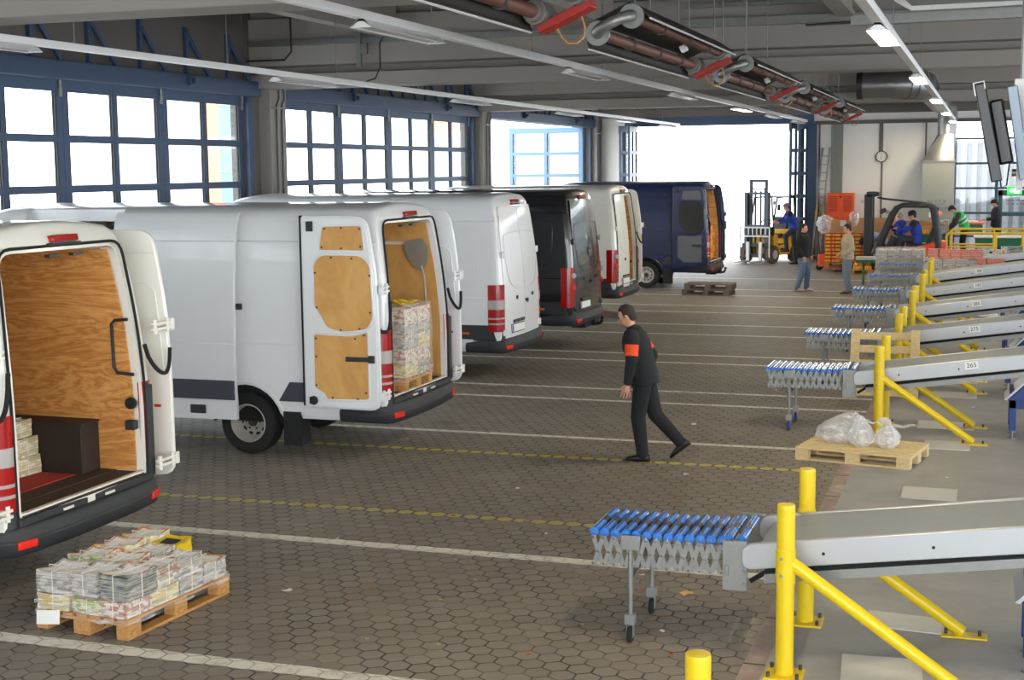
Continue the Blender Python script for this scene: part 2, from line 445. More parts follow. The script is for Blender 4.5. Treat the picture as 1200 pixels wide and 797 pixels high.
paving()
def concrete():
    k = N('concrete_floor'); p = k.pos()
    n1 = k.noise(p, .7, 6, .65); n2 = k.noise(p, 11, 5, .65); n3 = k.noise(k.vmath('MULTIPLY', p, (1, 1.3, 1)), 1.4, 5, .6, .8)
    c = k.ramp(n1, (.3, lin('#8f8e8c')), (.55, lin('#a1a09e')), (.75, lin('#adacaa')))
    c = k.mix(.22, c, k.ramp(n3, (.35, lin('#85817c')), (.6, lin('#b3b0ac'))))
    c = k.mix(.18, c, k.mix(n2, lin('#5b5854'), lin('#b9b6b0')))
    k.set(Base_Color=c, Roughness=.6); k.bump(n2, .12, .004); M['concrete_floor'] = k.m
    k = N('kerb'); p = k.pos(); n = k.noise(p, 3.5, 5, .7)
    c = k.ramp(n, (.35, lin('#8f7a70')), (.55, lin('#a48f85')), (.7, lin('#bdb5ab')))
    sp = k.n('SeparateXYZ'); k.put(sp.inputs[0], p)
    j = k.math('LESS_THAN', k.math('FRACT', k.math('MULTIPLY', sp.outputs[1], 1.02)), .025)
    k.set(Base_Color=k.mix(j, c, lin('#3f3a36')), Roughness=.8); k.bump(n, .2, .01); M['kerb'] = k.m
    k = N('yard'); n = k.noise(k.pos(), .5, 4)
    k.set(Base_Color=k.ramp(n, (.3, lin('#b9b6b1')), (.7, lin('#cfccc7'))), Roughness=.9); M['yard'] = k.m
concrete()
setting(MB().box(XL - .3, -1.41, -6, YB + 1.2, -.3, 0).build('floor', 'hex_paving'))
setting(MB().box(-1.27, 14, -6, YB + 1.2, -.3, 0).build('floor_concrete', 'concrete_floor'))
setting(MB().box(-1.41, -1.27, -6, YB + .3, -.3, .004).build('trim_kerb', 'kerb'))
setting(MB().box(-120, XL - .3, -60, 140, -.3, -.01).box(XL - .3, 90, YB + 1.2, 140, -.3, -.01).build('ground_yard', 'yard'))

# ------------------------------------------------------------------ ceiling and beams
b = MB(); y = -6.
while y < YB + 1:
    b.box(XL - .2, 14, y, y + .16, 6.5, 6.62); b.box(XL - .2, 14, y + .16, y + .3, 6.54, 6.62); y += .3
b.box(XL - .2, 14, -6, YB + 1, 6.62, 6.75)
setting(b.build('ceiling', 'ceiling_deck'))
for i, yb in enumerate((12.62, 24.9, 37.35)):
    b = MB(); poly = [(-.32, 4.79), (.32, 4.79), (.32, 5.05), (.04, 5.06), (.04, 5.2), (.32, 5.21), (.32, 6.1), (.22, 6.12), (.22, 6.5), (-.22, 6.5), (-.22, 6.12), (-.32, 6.1), (-.32, 5.21), (-.04, 5.2), (-.04, 5.06), (-.32, 5.05)]
    b.prism([(yb + p[0], p[1]) for p in poly], 'x', XL, 14)
    setting(b.build('trim_%d' % (i + 1), 'concrete_beam', bevel=.012))
# purlins along the hall
for i, x in enumerate((-10.55, -6.4, -2.3, 1.8)):
    b = MB()
    for y0, y1 in ((12.95, 24.57), (25.23, 37.02), (37.68, YB)):
        b.box(x - .09, x + .09, y0, y1, 5.72, 6.5); b.box(x - .14, x + .14, y0, y1, 5.66, 5.74)
    setting(b.build('trim_%d' % (i + 11), 'concrete_beam'))
# back wall
b = MB()
b.box(XL, -12.35, YB, YB + .3, 0, 6.6).box(-12.35, -5.95, YB, YB + .3, 4.68, 6.6).box(-5.95, -1.1, YB, YB + .3, 0, 6.6)
b.box(-1.1, 14, YB, YB + .3, 4.72, 6.6)
setting(b.build('wall_back', 'wall_paint'))
b = MB().box(-5.7, 14, YB - .12, YB, 4.62, 4.74).box(XL, 14, YB - .5, YB, 4.98, 5.25).box(XL, 14, YB - .3, YB, 5.45, 6.5)
setting(b.build('trim_21', 'concrete_dark'))
b = MB().box(-12.4, -5.72, YB - .16, YB, 4.66, 4.97)
setting(b.build('trim_22', 'gate_blue'))
b = MB().box(-5.98, -5.62, YB - .22, YB - .001, 0, 4.66).box(-12.5, -12.33, YB - .14, YB - .001, 0, 4.66)
setting(b.build('trim_23', 'gate_blue'))
# wall joints: narrow batten strips on the back wall
b = MB().box(-3.45, -3.40, YB - .035, YB, 1.2, 4.62).box(-2.02, -1.97, YB - .05, YB, 0, 4.62).box(-3.53, -3.47, YB - .045, YB, 3.66, 4.62).box(-5.55, -5.5, YB - .05, YB, 0, 4.62)
setting(b.build('trim_24', 'concrete_dark'))
# right-hand side of the hall, out of frame
setting(MB().box(14, 14.3, -6, YB, 4.4, 6.6).box(14, 14.3, 6, YB, 0, 1.2).build('wall_right', 'wall_paint'))

setting(MB().box(XL - .3, -6.5, -6.3, -6, 0, 6.6).build('wall_shade_block', 'concrete_dark'))  # unseen wall added to darken the left foreground
# left wall: columns, dark wall over the gates, lintels with brackets
gates = [(1.2, 12.0), (13.09, 24.35), (25.85, 36.9), (38.1, 49.1)]
b = MB()
b.box(XL - .3, XL, -6, 1.2, 0, 6.5)
for (a, c), nx in zip(gates, gates[1:] + [(YB + .3, 0)]):
    b.box(XL - .3, XL, a, c, 4.64, 6.5); b.box(XL - .3, XL + .02, c, nx[0], 0, 6.5)
setting(b.build('wall_left', 'concrete_dark'))
for i, (yc, dw) in enumerate(((12.5, .34), (25.22, .32), (37.55, .34), (49.62, .3))):
    b = MB().box(XL, XL + .28, yc - dw, yc + dw, 0, 6.5)
    setting(b.build('trim_%d' % (31 + i), 'concrete_beam', bevel=.02))
    b = MB()
    for dy in (-.12, .1): b.tube([(XL + .31, yc + dy, .2), (XL + .31, yc + dy, 4.5), (XL + .31, yc + dy + .12, 4.62), (XL + .31, yc + dy + .12, 5.4)], .022, 6)
    b.box(XL + .28, XL + .36, yc - .3, yc + .3, 4.42, 4.45)
    tag(b.build('wall_pipe', 'galvanised'), ['pair of grey pipes on the column beside the foremost van', 'pair of grey pipes climbing the column between the two glazed gates',
        'pair of grey pipes on the column between glazed gate and open side gate', 'pair of grey pipes in the corner by the back gate'][i], 'pipe', 'pipes on the wall columns')
# ------------------------------------------------------------------ folding gates
ROWS = [(3.80, 4.46), (3.02, 3.68), (2.24, 2.90), (1.46, 2.12), (.68, 1.34)]
def leaf(parent, w, m='gate_blue', loc=(0, 0, 0), rz=0., handle=False):
    """one gate leaf in the local y-z plane, hinge line at y = 0"""
    b = MB(); t = .035; zb, zt = .06, 4.66
    ys = [(.15, w / 2 - .055), (w / 2 + .055, w - .15)]
    for y0, y1 in ((0, .15), (w / 2 - .055, w / 2 + .055), (w - .15, w)): b.box(-t, t, y0 + .004, y1 - .004, zb, zt)
    zs = [zb] + [v for r in reversed(ROWS) for v in r] + [zt]
    for a, c in zip(zs[0::2], zs[1::2]): b.box(-t * .9, t * .9, .02, w - .02, a, c)
    lf = b.build('gate_leaf', m, parent, .008, loc, (0, 0, rz))
    g = MB()
    for a, c in ROWS:
        for y0, y1 in ys: g.box(-.006, .006, y0 - .01, y1 + .01, a - .01, c + .01)
    g.build('glass_pane', 'glass', lf)
    gk = MB()
    for a, c in ROWS:
        for y0, y1 in ys:
            for s in (-1, 1):
                gk.box(s * .02 - .012, s * .02 + .012, y0, y0 + .018, a, c).box(s * .02 - .012, s * .02 + .012, y1 - .018, y1, a, c)
    gk.build('glazing_bead', 'black_plastic', lf)
    if handle:
        MB().box(.035, .075, w * .55, w * .8, 2.16, 2.2).box(.035, .09, w * .62, w * .72, 2.12, 2.19).build('leaf_latch', 'steel_dark', lf, .004)
    MB().box(.03, .07, w - .09, w - .02, 4.38, 4.52).cyl((.05, w - .05, 4.52), (.05, w - .05, 4.66), .025).build('leaf_roller', 'galvanised', lf, .004)
    return lf
def lintel(n, a, c):
    b = MB().box(XL, XL + .2, a - .35, c + .35, 4.64, 4.92).box(XL, XL + .1, a - .16, a, 0, 4.64).box(XL, XL + .1, c, c + .16, 0, 4.64)
    y = a + .5
    while y < c:
        b.box(XL, XL + .08, y - .05, y + .05, 4.92, 5.75); b.bar((XL + .16, y + .55, 4.93), (XL + .06, y, 5.62), .07, .07); y += 1.45
    for k in (.28, .8):
        yy = a + (c - a) * k; b.box(XL + .2, XL + .27, yy - .08, yy + .08, 4.72, 4.9); b.cyl((XL + .27, yy, 4.8), (XL + .34, yy, 4.8), .05)
    setting(b.build('trim_%d' % (40 + n), 'gate_blue', bevel=.01))
for n, (a, c) in enumerate(gates):
    lintel(n, a, c)
    d = bpy.data.objects.new('door_%d' % (n + 1), None); COL.objects.link(d); setting(d); d.location = (XL - .06, 0, 0)
    w = (c - a) / 4
    if n < 3 :
        for k in range(4): leaf(d, w, loc=(0, a + k * w, 0), handle=(k == 2))
    else:
        # swung open into the yard: two leaves folded at either jamb
        leaf(d, 2.75, 'gate_blue_lit', (-.06, c - .03, 0), R(90)); leaf(d, 2.75, 'gate_blue_lit', (-.06, c - .22, 0), R(92))
d = bpy.data.objects.new('door_5', None); COL.objects.link(d); setting(d)
leaf(d, 1.5, 'gate_blue', (-12.22, YB - .1, 0), R(180)); leaf(d, 1.5, 'gate_blue', (-11.98, YB - .1, 0), R(183))
leaf(d, 1.5, 'gate_blue', (-5.93, YB - .1, 0), R(176)); leaf(d, 1.5, 'gate_blue', (-6.12, YB - .1, 0), R(172))
# houses beyond the gates
b = MB().box(-22.42, -22, 37.84, 37.9, 0, 8)
nb = thing('neighbouring_house', 'orange and pale blue building outside the nearest gate', 'building', (0, 0, 0))
mat('facade_orange', '#e89a78', .9); mat('facade_blue', '#8fb4d6', .9); mat('facade_white', '#e8e8ea', .9)
b.build('facade_strip', 'facade_orange', nb)
MB().box(-22.42, -22, 37.9, 39.5, 0, 8).build('facade_block', 'facade_blue', nb)
MB().box(-26, -22.43, 37.84, 39.5, 0, 8).build('facade_wing', 'facade_white', nb)
b = MB()
for z in (2.2, 3.2, 4.2, 5.2): b.box(-22, -21.97, 37.92, 39.5, z, z + .02)
b.build('facade_joint', 'facade_white', nb)
b = MB()
for z in range(3): b.box(-21.99, -21.95, 38.6, 39.3, 1 + z * 2.3, 2.2 + z * 2.3)
b.build('window', 'glass', nb)
nb = thing('neighbouring_house', 'building with red fascia and blue flank outside the second glazed gate', 'building', (0, 0, 0))
MB().box(-24.6, -24, 61.3, 65.5, 0, 4.75).build('facade_block', 'facade_blue', nb); MB().box(-24.6, -23.9, 61.3, 65.5, 4.75, 6.6).build('fascia', 'facade_orange', nb)
# outside beyond the glazed front at the right of the back wall: a corrugated white shed
b = MB(); x = -2.
while x < 12:
    b.prism([(x, 53.), (x + .04, 52.88), (x + .2, 52.88), (x + .24, 53.)], 'z', 0, 3.95); x += .36
b.box(-2, 12, 53, 56, 0, 3.95).box(-2.1, 12.1, 52.9, 56, 3.95, 4.05)
tag(b.build('corrugated_shed', 'grey_white_wall'), 'white corrugated shed outside the teal glazed front', 'shed')

# ------------------------------------------------------------------ teal glazed front
d = bpy.data.objects.new('window_1', None); COL.objects.link(d); setting(d)
b = MB(); y0, y1 = YB + .05, YB + .17
for x in (-1.06, .3, 1.75, 3.3, 4.9, 6.5, 8, 9.5): b.box(x - .05, x + .05, y0, y1, 0, 4.72)
for z in (0.05, .8, 1.58, 2.41, 3.24, 4.06, 4.7): b.box(-1.06, 9.5, y0 + .01, y1 - .01, z - .035, z + .035)
b.box(-1.16, -1.03, YB - .05, YB + .2, 0, 4.72)
b.build('window_frame', 'facade_teal', d, .006)
MB().box(-1.06, 9.5, YB + .1, YB + .11, .05, 4.7).build('glass_pane', 'glass', d)
d = bpy.data.objects.new('door_6', None); COL.objects.link(d); setting(d)
b = MB()
b.box(.36, .5, YB - .02, YB + .1, 0, 2.34).box(1.55, 1.69, YB - .02, YB + .1, 0, 2.34).box(.36, 1.69, YB - .02, YB + .1, 2.16, 2.34).box(.5, 1.55, YB, YB + .08, 1.48, 1.58).box(.5, 1.55, YB, YB + .08, 0, .2)
b.build('door_frame', 'facade_teal', d, .006)
MB().box(1.42, 1.47, YB - .06, YB - .02, 1., 1.25).build('door_handle', 'chrome', d, .005)
b = MB()
for z, wd in ((1.98, .62), (1.86, .74)):
    x = .62
    while x < .62 + wd: b.box(x, x + U(.05, .13), YB + .02, YB + .025, z, z + .05); x += .16
b.build('door_notice', 'text_grey', d)
e = thing('exit_sign', 'green lit exit sign over the teal glass door', 'sign', (.87, YB - .14, 2.33))
MB().box(-.23, .23, -.05, .05, -.13, .13).build('sign_case', 'exit_green', e, .01)
b = MB().box(-.02, .16, -.056, -.05, -.08, -.02).box(-.02, .1, -.056, -.05, .0, .07).prism([(-.16, 0), (-.08, .07), (-.08, -.07)], 'y', -.056, -.05).box(-.08, -.03, -.056, -.05, -.025, .025)
b.build('sign_pictogram', 'exit_white', e)
MB().box(.3, 1.3, -.02, .06, -.02, .02).build('sign_bracket', 'galvanised', e)

# ------------------------------------------------------------------ back wall fittings
t = thing('ladder', 'aluminium ladder leaning in the corner right of the back gate', 'ladder')
b = MB(); p0, p1 = V((-5.52, 49.1, 0)), V((-5.28, 49.8, 3.82))
for s in (-.12, .12): b.bar(p0 + V((s, 0, 0)), p1 + V((s, 0, 0)), .04, .08)
b.build('ladder_rail', 'aluminium', t)
b = MB()
for k in range(13):
    q = p0.lerp(p1, .04 + k * .074); b.cyl(q + V((-.12, 0, 0)), q + V((.12, 0, 0)), .018, n=8)
b.build('ladder_rung', 'aluminium', t)
q, r = p0.lerp(p1, .36), p0.lerp(p1, .5)
MB().bar(q + V((-.12, -.05, 0)), r + V((-.12, -.05, 0)), .045, .01).bar(q + V((.12, -.05, 0)), r + V((.12, -.05, 0)), .045, .01).build('warning_tape', 'yellow_paint', t)
t = thing('cable_tray', 'wide grey cable tray running up the white back wall', 'cable tray', (-4.93, YB - .06, 0))
MB().box(-.2, .2, .03, .055, 1.2, 4.62).build('tray_back', 'galvanised', t)
b = MB()
for k in range(9): b.cyl((-.17 + k * .042, .01, 1.2), (-.17 + k * .042, .01, 4.62), .017, n=8)
b.build('cable', 'duct_panel', t)
t = thing('wall_clock', 'round white wall clock on the back wall', 'clock', (-3.44, YB - .05, 3.5))
b = MB(); b.lathe([(.0, 0), (.2, 0), (.2, -.05), (.17, -.05), (.17, -.03), (0, -.03)], (0, 0, 0), 'y', 24, closed=False); b.build('clock_case', 'black_plastic', t)
MB().cyl((0, -.03, 0), (0, -.034, 0), .172, n=24).build('clock_face', 'sign_white', t)
b = MB()
for k in range(12):
    a = k * pi / 6; b.bar((.13 * sin(a), -.037, .13 * cos(a)), (.16 * sin(a), -.037, .16 * cos(a)), .012, .004, up=(0, 1, 0))
b.build('clock_marks', 'black_plastic', t)
MB().bar((0, -.038, 0), (.0, -.038, .13), .012, .004, up=(0, 1, 0)).build('clock_hand', 'black_plastic', t)
MB().bar((0, -.041, 0), (-.01, -.041, -.1), .016, .004, up=(0, 1, 0)).build('clock_hand', 'black_plastic', t)
t = thing('wall_notice', 'small white paper notice on the back wall left of the black forklift mast', 'notice', (-3.95, YB - .01, 1.98))
MB().box(-.22, .22, -.006, .004, -.09, .09).build('notice_sheet', 'sign_white', t)
b = MB()
for z in (.03, -.03): b.box(-.15, .13, -.009, -.006, z - .008, z + .008)
b.build('notice_print', 'text_grey', t)
# big ventilation duct
t = thing('ventilation_duct', 'silver round ventilation duct bending down into a tall square shaft', 'duct')
yd = 48.9
b = MB(); pts = [(-3.02, 36.3, 5.16), (-2.4, 36.3, 5.16), (-2.0, 36.34, 5.16), (-1.72, 36.5, 5.16), (-1.58, 36.75, 5.16), (-1.53, 37.1, 5.16), (-1.53, 38, 5.16), (-1.53, 47.4, 5.16), (-1.36, 48.4, 5.12), (-1.29, 48.7, 5.05), (-1.29, 48.88, 4.88), (-1.29, 48.9, 4.6)]
b.tube(pts, [.31, .31, .34, .36, .36, .34] + [.31] * 6, 20); b.build('round_duct', 'duct_metal', t)
b = MB()
for q in (-2.8, -2.6, -2.4, -2.2): b.cyl((q, 36.3, 5.16), (q + .025, 36.3, 5.16), .318, n=20)
for q in ((-1.98, 36.345), (-1.80, 36.45)): b.cyl((q[0], q[1], 5.16), (q[0] + .03, q[1] + .02, 5.16), .368, n=20)
b.build('duct_seam', 'duct_metal', t)
MB().cyl((-3.12, 36.3, 5.16), (-2.98, 36.3, 5.16), .335, n=20).build('duct_flange', 'steel_dark', t)
b = MB(); b.cyl((-1.29, yd, 4.2), (-1.29, yd, 4.74), .3, n=20)
for z in (4.25, 4.4, 4.55): b.cyl((-1.29, yd, z), (-1.29, yd, z + .03), .315, n=20)
b.build('duct_collar', 'duct_metal', t)
lo = []
for k in range(24):
    a = 2 * pi * k / 24; sx, sy = cos(a), sin(a); m_ = max(abs(sx), abs(sy))
    lo.append(((-1.29 + .29 * sx, yd + .29 * sy, 4.22), (-1.53 + .5 * sx / m_, yd + .48 * sy / m_, 3.34)))
MB().loft([[p[0] for p in lo], [p[1] for p in lo]]).build('duct_hood', 'duct_metal', t, sharp=25)
b = MB().box(-2.03, -1.03, yd - .5, yd + .5, 1.86, 3.3).box(-2.03, -1.03, yd - .49, yd + .5, .02, 1.8)
b.build('duct_shaft', 'duct_panel', t, .006)
for z in (3.32, 1.83): MB().box(-2.06, -1.0, yd - .53, yd + .53, z - .03, z + .03).build('shaft_flange', 'galvanised', t, .005)
b = MB(); x = -1.85
while x < -1.25: b.box(x, x + U(.04, .1), yd - .505, yd - .499, 1.98, 2.06); x += .125
x = -1.75
while x < -1.4: b.box(x, x + .08, yd - .505, yd - .499, 1.91, 1.94); x += .11
b.build('shaft_lettering', 'text_grey', t)
# ------------------------------------------------------------------ light troughs
def trough(name, label, x, y0, y1, lamps, lit, ends):
    t = thing(name, label, 'light fitting', (x, 0, 0), group='suspended light troughs')
    z = 4.62
    b = MB().prism([(-.05, z), (.05, z), (.06, z + .05), (.06, z + .075), (-.06, z + .075), (-.06, z + .05)], 'y', y0, y1)
    b.build('trough_rail', 'trough_white', t)
    yy = y0 + 1.2
    while yy < y1:
        MB().cyl((0, yy, z + .07), (0, yy, 6.5), .006, n=6).cyl((0, yy, z + .07), (0, yy, z + .13), .012, n=6).build('hanger_wire', 'wire', t); yy += 3.5
    for k, ly in enumerate(lamps):
        on = k in lit; L = 1.95
        r = MB().prism([(-.03, z - .0), (.03, z), (.115, z - .075), (.108, z - .08), (.03, z - .02), (-.03, z - .02), (-.108, z - .08), (-.115, z - .075)], 'y', ly, ly + L)
        for e in (ly, ly + L - .01): r.prism([(-.03, z), (.03, z), (.113, z - .08), (-.113, z - .08)], 'y', e, e + .01)
        rf = r.build('lamp_reflector', 'trough_white', t)
        g = MB()
        for s in (-.045, .045): g.cyl((s, ly + .05, z - .055), (s, ly + L - .05, z - .055), .019, n=8)
        g.build('lamp_tube', 'lamp_on' if on else 'clear_lens', rf)
trough('light_trough', 'unlit white light trough hung nearest the left gates', -10.1, 6, 48.2, [11.5, 19.1, 26.6, 33.8, 39.6, 45.5], (), 0)
trough('light_trough', 'white light trough over the van rears with one lamp lit', -5.64, 6, 47.0, [12.4, 19.4, 26.4, 33.3, 38.6, 44], (3,), 0)
trough('light_trough', 'white light trough with every lamp lit over the yellow posts', -1.085, 2, 48.2, [7, 14.8, 22.9, 30.9, 38.9, 46.2], (0, 1, 2, 3, 4, 5), 0)

# ------------------------------------------------------------------ radiant heaters
mat('burner_grey', '#77736d', .5, .5, .15, 8)
def heater(y0, label):
    L = 5.2
    t = thing('radiant_heater', label, 'heater', (-3.47, y0, 4.62), group='gas heaters hung in a row', rot=(0, R(-24), 0))
    def hood(y): return [(-.33, y, -.14), (-.33, y, -.09), (-.22, y, .09), (.22, y, .09), (.33, y, -.09), (.33, y, -.14), (.318, y, -.14), (.318, y, -.09), (.21, y, .08), (-.21, y, .08), (-.318, y, -.09), (-.318, y, -.14)]
    MB().loft([hood(.25), hood(L - .1)]).build('reflector_hood', 'heater_brown', t)
    b = MB()
    for s in (-.335, .335): b.box(s - .008, s + .008, .25, L - .1, -.15, -.135)
    b.build('hood_edge_glint', 'trough_white', t)  # white strips paint the light along the lower hood edges
    b = MB()
    for s in (-.185, .185): b.cyl((s, .2, -.05), (s, L - .3, -.05), .058, n=14)
    b.build('burner_tube', 'heater_tube', t)
    b = MB()
    for yy in (1.5, 2.8, 4.0):
        for s in (-.185, .185): MB().lathe([(.06, -.02), (.075, -.02), (.075, .02), (.06, .02)], (s, yy, -.05), 'y', 14).build('tube_bracket', 'steel_dark', t)
    b = MB()
    for s in (-.185, .185): b.cyl((s, .2, -.05), (s, .24, -.05), .12, n=18)
    b.build('end_flange', 'galvanised', t)
    pts = [(-.185 * cos(pi * k / 10), .2 - .16 * sin(pi * k / 10), -.05) for k in range(0, 11)]
    MB().tube(pts, .055, 12).build('return_bend', 'galvanised', t)
    b = MB()
    for s in (-.185, .185): b.cyl((s, L - .32, -.05), (s, L - .02, -.05), .105, n=16); b.cyl((s, L - .4, -.05), (s, L - .3, -.05), .085, n=16)
    b.build('burner_head', 'burner_grey', t)
    MB().box(-.25, .25, L - .2, L + .02, -.2, -.13).build('burner_box', 'heater_red', t, .008)
    MB().tube([(-.14, L, -.18), (-.13, L, -.28), (-.1, L, -.35), (-.02, L - .02, -.39), (.05, L, -.36), (.09, L, -.29), (.1, L, -.18)], .009, 6).build('gas_hose', 'pallet_orange', t)
    MB().box(-.04, .04, 3.5, 3.6, -.06, .02).build('spark_plug', 'sign_white', t, .01)
    c, s_ = cos(R(24)), sin(R(24))
    for yy in (.6, 2.7, 4.9):
        for s in (-.3, .3):
            # upright in the hall: straight up in world space
            up = V((s_, 0, c)).normalized(); p = V((s * .6, yy, .1)); MB().cyl(p, p + up * (1.85 - .25 * s), .009, n=6).build('hanger_rod', 'wire', t)
for y0, nm in ((13.25 - 6.7, 'foremost dark gas heater with red burner box, cut off by the top of the frame'), (13.25, 'large dark gas heater, second of the row, with silver bend hiding the ceiling middle'), (20, 'dark gas heater, third from the camera under the ceiling'),
               (26.7, 'dark gas heater, fourth from the camera under the ceiling'), (33.4, 'dark gas heater, smallest and last of the row before the back wall')):
    heater(y0, nm)

# ------------------------------------------------------------------ galvanised trays, struts, pipes under the ceiling
def strut(label, p0, p1, w=.09, h=.11, nm='cable_channel'):
    t = MB().bar(p0, p1, w, h).build(nm, 'galvanised', bevel=.004); tag(t, label, 'cable channel'); return t
strut('galvanised channel along the beam face above the glazed left gates', (XL + .1, 24.5, 5.62), (-5.6, 24.5, 5.62))
strut('galvanised channel right of the middle light trough on the beam', (-5.1, 24.5, 5.66), (6, 24.5, 5.66), .1, .15)
strut('thin upper galvanised channel on the beam behind the heaters', (-5.0, 24.48, 5.95), (6, 24.48, 5.95), .07, .07)
strut('galvanised channel with loose cables beside the lit trough', (-1.6, 17.6, 4.92), (6, 17.6, 4.98), .12, .12)
b = MB()
for k in range(5): b.tube([(-1.15 + .03 * k, 17.55, 6.4), (-1.17 + .03 * k, 17.55, 5.6), (-1.13 + .03 * k, 17.5, 5.15), (-.9, 17.55, 5.01 + .01 * k), (-.2, 17.58, 5.02 + .01 * k), (1.6, 17.6, 5.06)], .011, 5)
tag(b.build('cable_bundle', 'sign_white'), 'loose white cables dropping onto the channel beside the lit trough', 'cable', None)
t = thing('ceiling_bracket', 'short galvanised upright with black cable on the left beam', 'bracket')
MB().box(-11.2, -11.1, 24.36, 24.44, 5.1, 5.9).box(-11.12, -10.98, 24.37, 24.43, 5.35, 5.55).build('bracket_post', 'galvanised', t)
MB().tube([(-10.95, 24.38, 5.75), (-10.6, 24.38, 5.72), (-10.72, 24.38, 5.55), (-10.72, 24.38, 5.1), (-10.82, 24.38, 4.9), (-11, 24.38, 4.85)], .012, 6).build('black_cable', 'rubber', t)
tag(MB().tube([(-9.6, 18, 6.42), (-7.2, 24.3, 6.42)], .03, 8).box(-9.22, -9.18, 18.98, 19.02, 6.42, 6.5).box(-7.62, -7.58, 23.18, 23.22, 6.42, 6.5).build('sprinkler_pipe', 'heater_red'), 'thin red pipe under the corrugated ceiling', 'pipe')
tag(MB().tube([(-2.9, 23.9, 5.5), (-1.6, 23.9, 5.52), (-.9, 23.9, 5.55)], .02, 6).build('conduit_pipe', 'steel_dark'), 'thin dark conduit in front of the beam behind the heaters', 'pipe')
tag(MB().tube([(XL + .05, 24.4, 5.3), (-12.7, 24.4, 5.3), (-12.55, 24.4, 5.45), (-12.55, 24.4, 6.4)], .02, 6).build('conduit_pipe', 'steel_dark'), 'thin dark conduit climbing beside the left column', 'pipe')

# ------------------------------------------------------------------ pair of hanging screens
t = thing('hanging_screens', 'two black flat screens hung back to back on a ceiling pole', 'screen', (.11, 12.4, .03))
MB().cyl((.14, 0, 3.6), (.14, 0, 6.45), .018, n=12).build('ceiling_pole', 'galvanised', t)
MB().box(.08, .2, -.06, .06, 3.72, 3.86).build('junction_box', 'sign_white', t, .006)
MB().box(.115, .165, -.05, .05, 2.95, 3.72).cyl((.08, 0, 3.1), (.2, 0, 3.1), .03).build('pole_bracket', 'galvanised', t)
sc = MB().box(-.055, .03, -.62, .62, -.39, .39).build('screen_panel', 'screen_black', t, .01, (-.1, 0, 3.42), (0, R(-11), 0))
MB().box(.03, .14, -.4, .4, -.27, .25).build('screen_back', 'screen_black', sc, .02)
MB().tube([(-.06, -.625, .3), (-.06, -.625, .4), (.02, -.625, .4), (.02, -.625, .34)], .006, 6).build('corner_guard', 'sign_white', sc)
MB().tube([(.04, -.3, .22), (.1, -.3, .24), (.12, -.3, .05), (.06, -.3, .0)], .012, 6).build('screen_handle', 'galvanised', sc)
MB().box(-.03, .05, -.06, .06, -.38, .38).build('tilt_mount', 'mount_grey', t, .006, (.11, -.1, 3.42), (0, R(-9), 0))
s2 = MB().box(-.03, .055, -.62, .62, -.39, .39).build('screen_panel', 'screen_black', t, .01, (.36, 0, 3.42), (0, R(11), 0))
MB().tube([(-.02, -.2, 3.1), (.0, -.2, 2.98), (.04, -.2, 3.0), (.06, -.2, 3.2)], .006, 6).build('screen_cable', 'rubber', t)
t = thing('purple_banner', 'narrow purple panel at the upper right edge beside the screens', 'banner', (.37, 15, 0))
MB().box(0, .04, -.3, .3, 3.85, 5).build('panel', 'purple', t, .004)
MB().box(-.05, .3, -.3, .3, 3.78, 3.84).box(-.05, -.03, -.3, .3, 3.7, 3.84).build('panel_shelf', 'steel_dark', t)
# ------------------------------------------------------------------ delivery vans (rear at local x = 0, nose towards -x)
PROF = [(.80, .42), (.93, .44), (.97, .50), (.985, .62), (.995, .75), (.997, .9), (.995, 1.1), (.992, 1.27), (.982, 1.285), (.980, 1.5), (.970, 1.75), (.953, 2.0),
        (.930, 2.25), (.908, 2.42), (.894, 2.435), (.882, 2.53), (.862, 2.62), (.828, 2.70), (.775, 2.755), (.69, 2.79)]
FR = [-1, -.7, -.35, 0, .35, .7, 1]
def lean(z): return .17 * max(0, (z - 1.3) / 1.5) ** 1.6
def half_w(z):
    for (y0, z0), (y1, z1) in zip(PROF, PROF[1:]):
        if z0 <= z <= z1: return y0 + (y1 - y0) * (z - z0) / max(1e-6, z1 - z0)
    return PROF[-1][0] if z > 1 else PROF[0][0]
def rear_x(y, z): return -.05 - lean(z) + .055 * (1 - min(1, abs(y / .95)) ** 2)
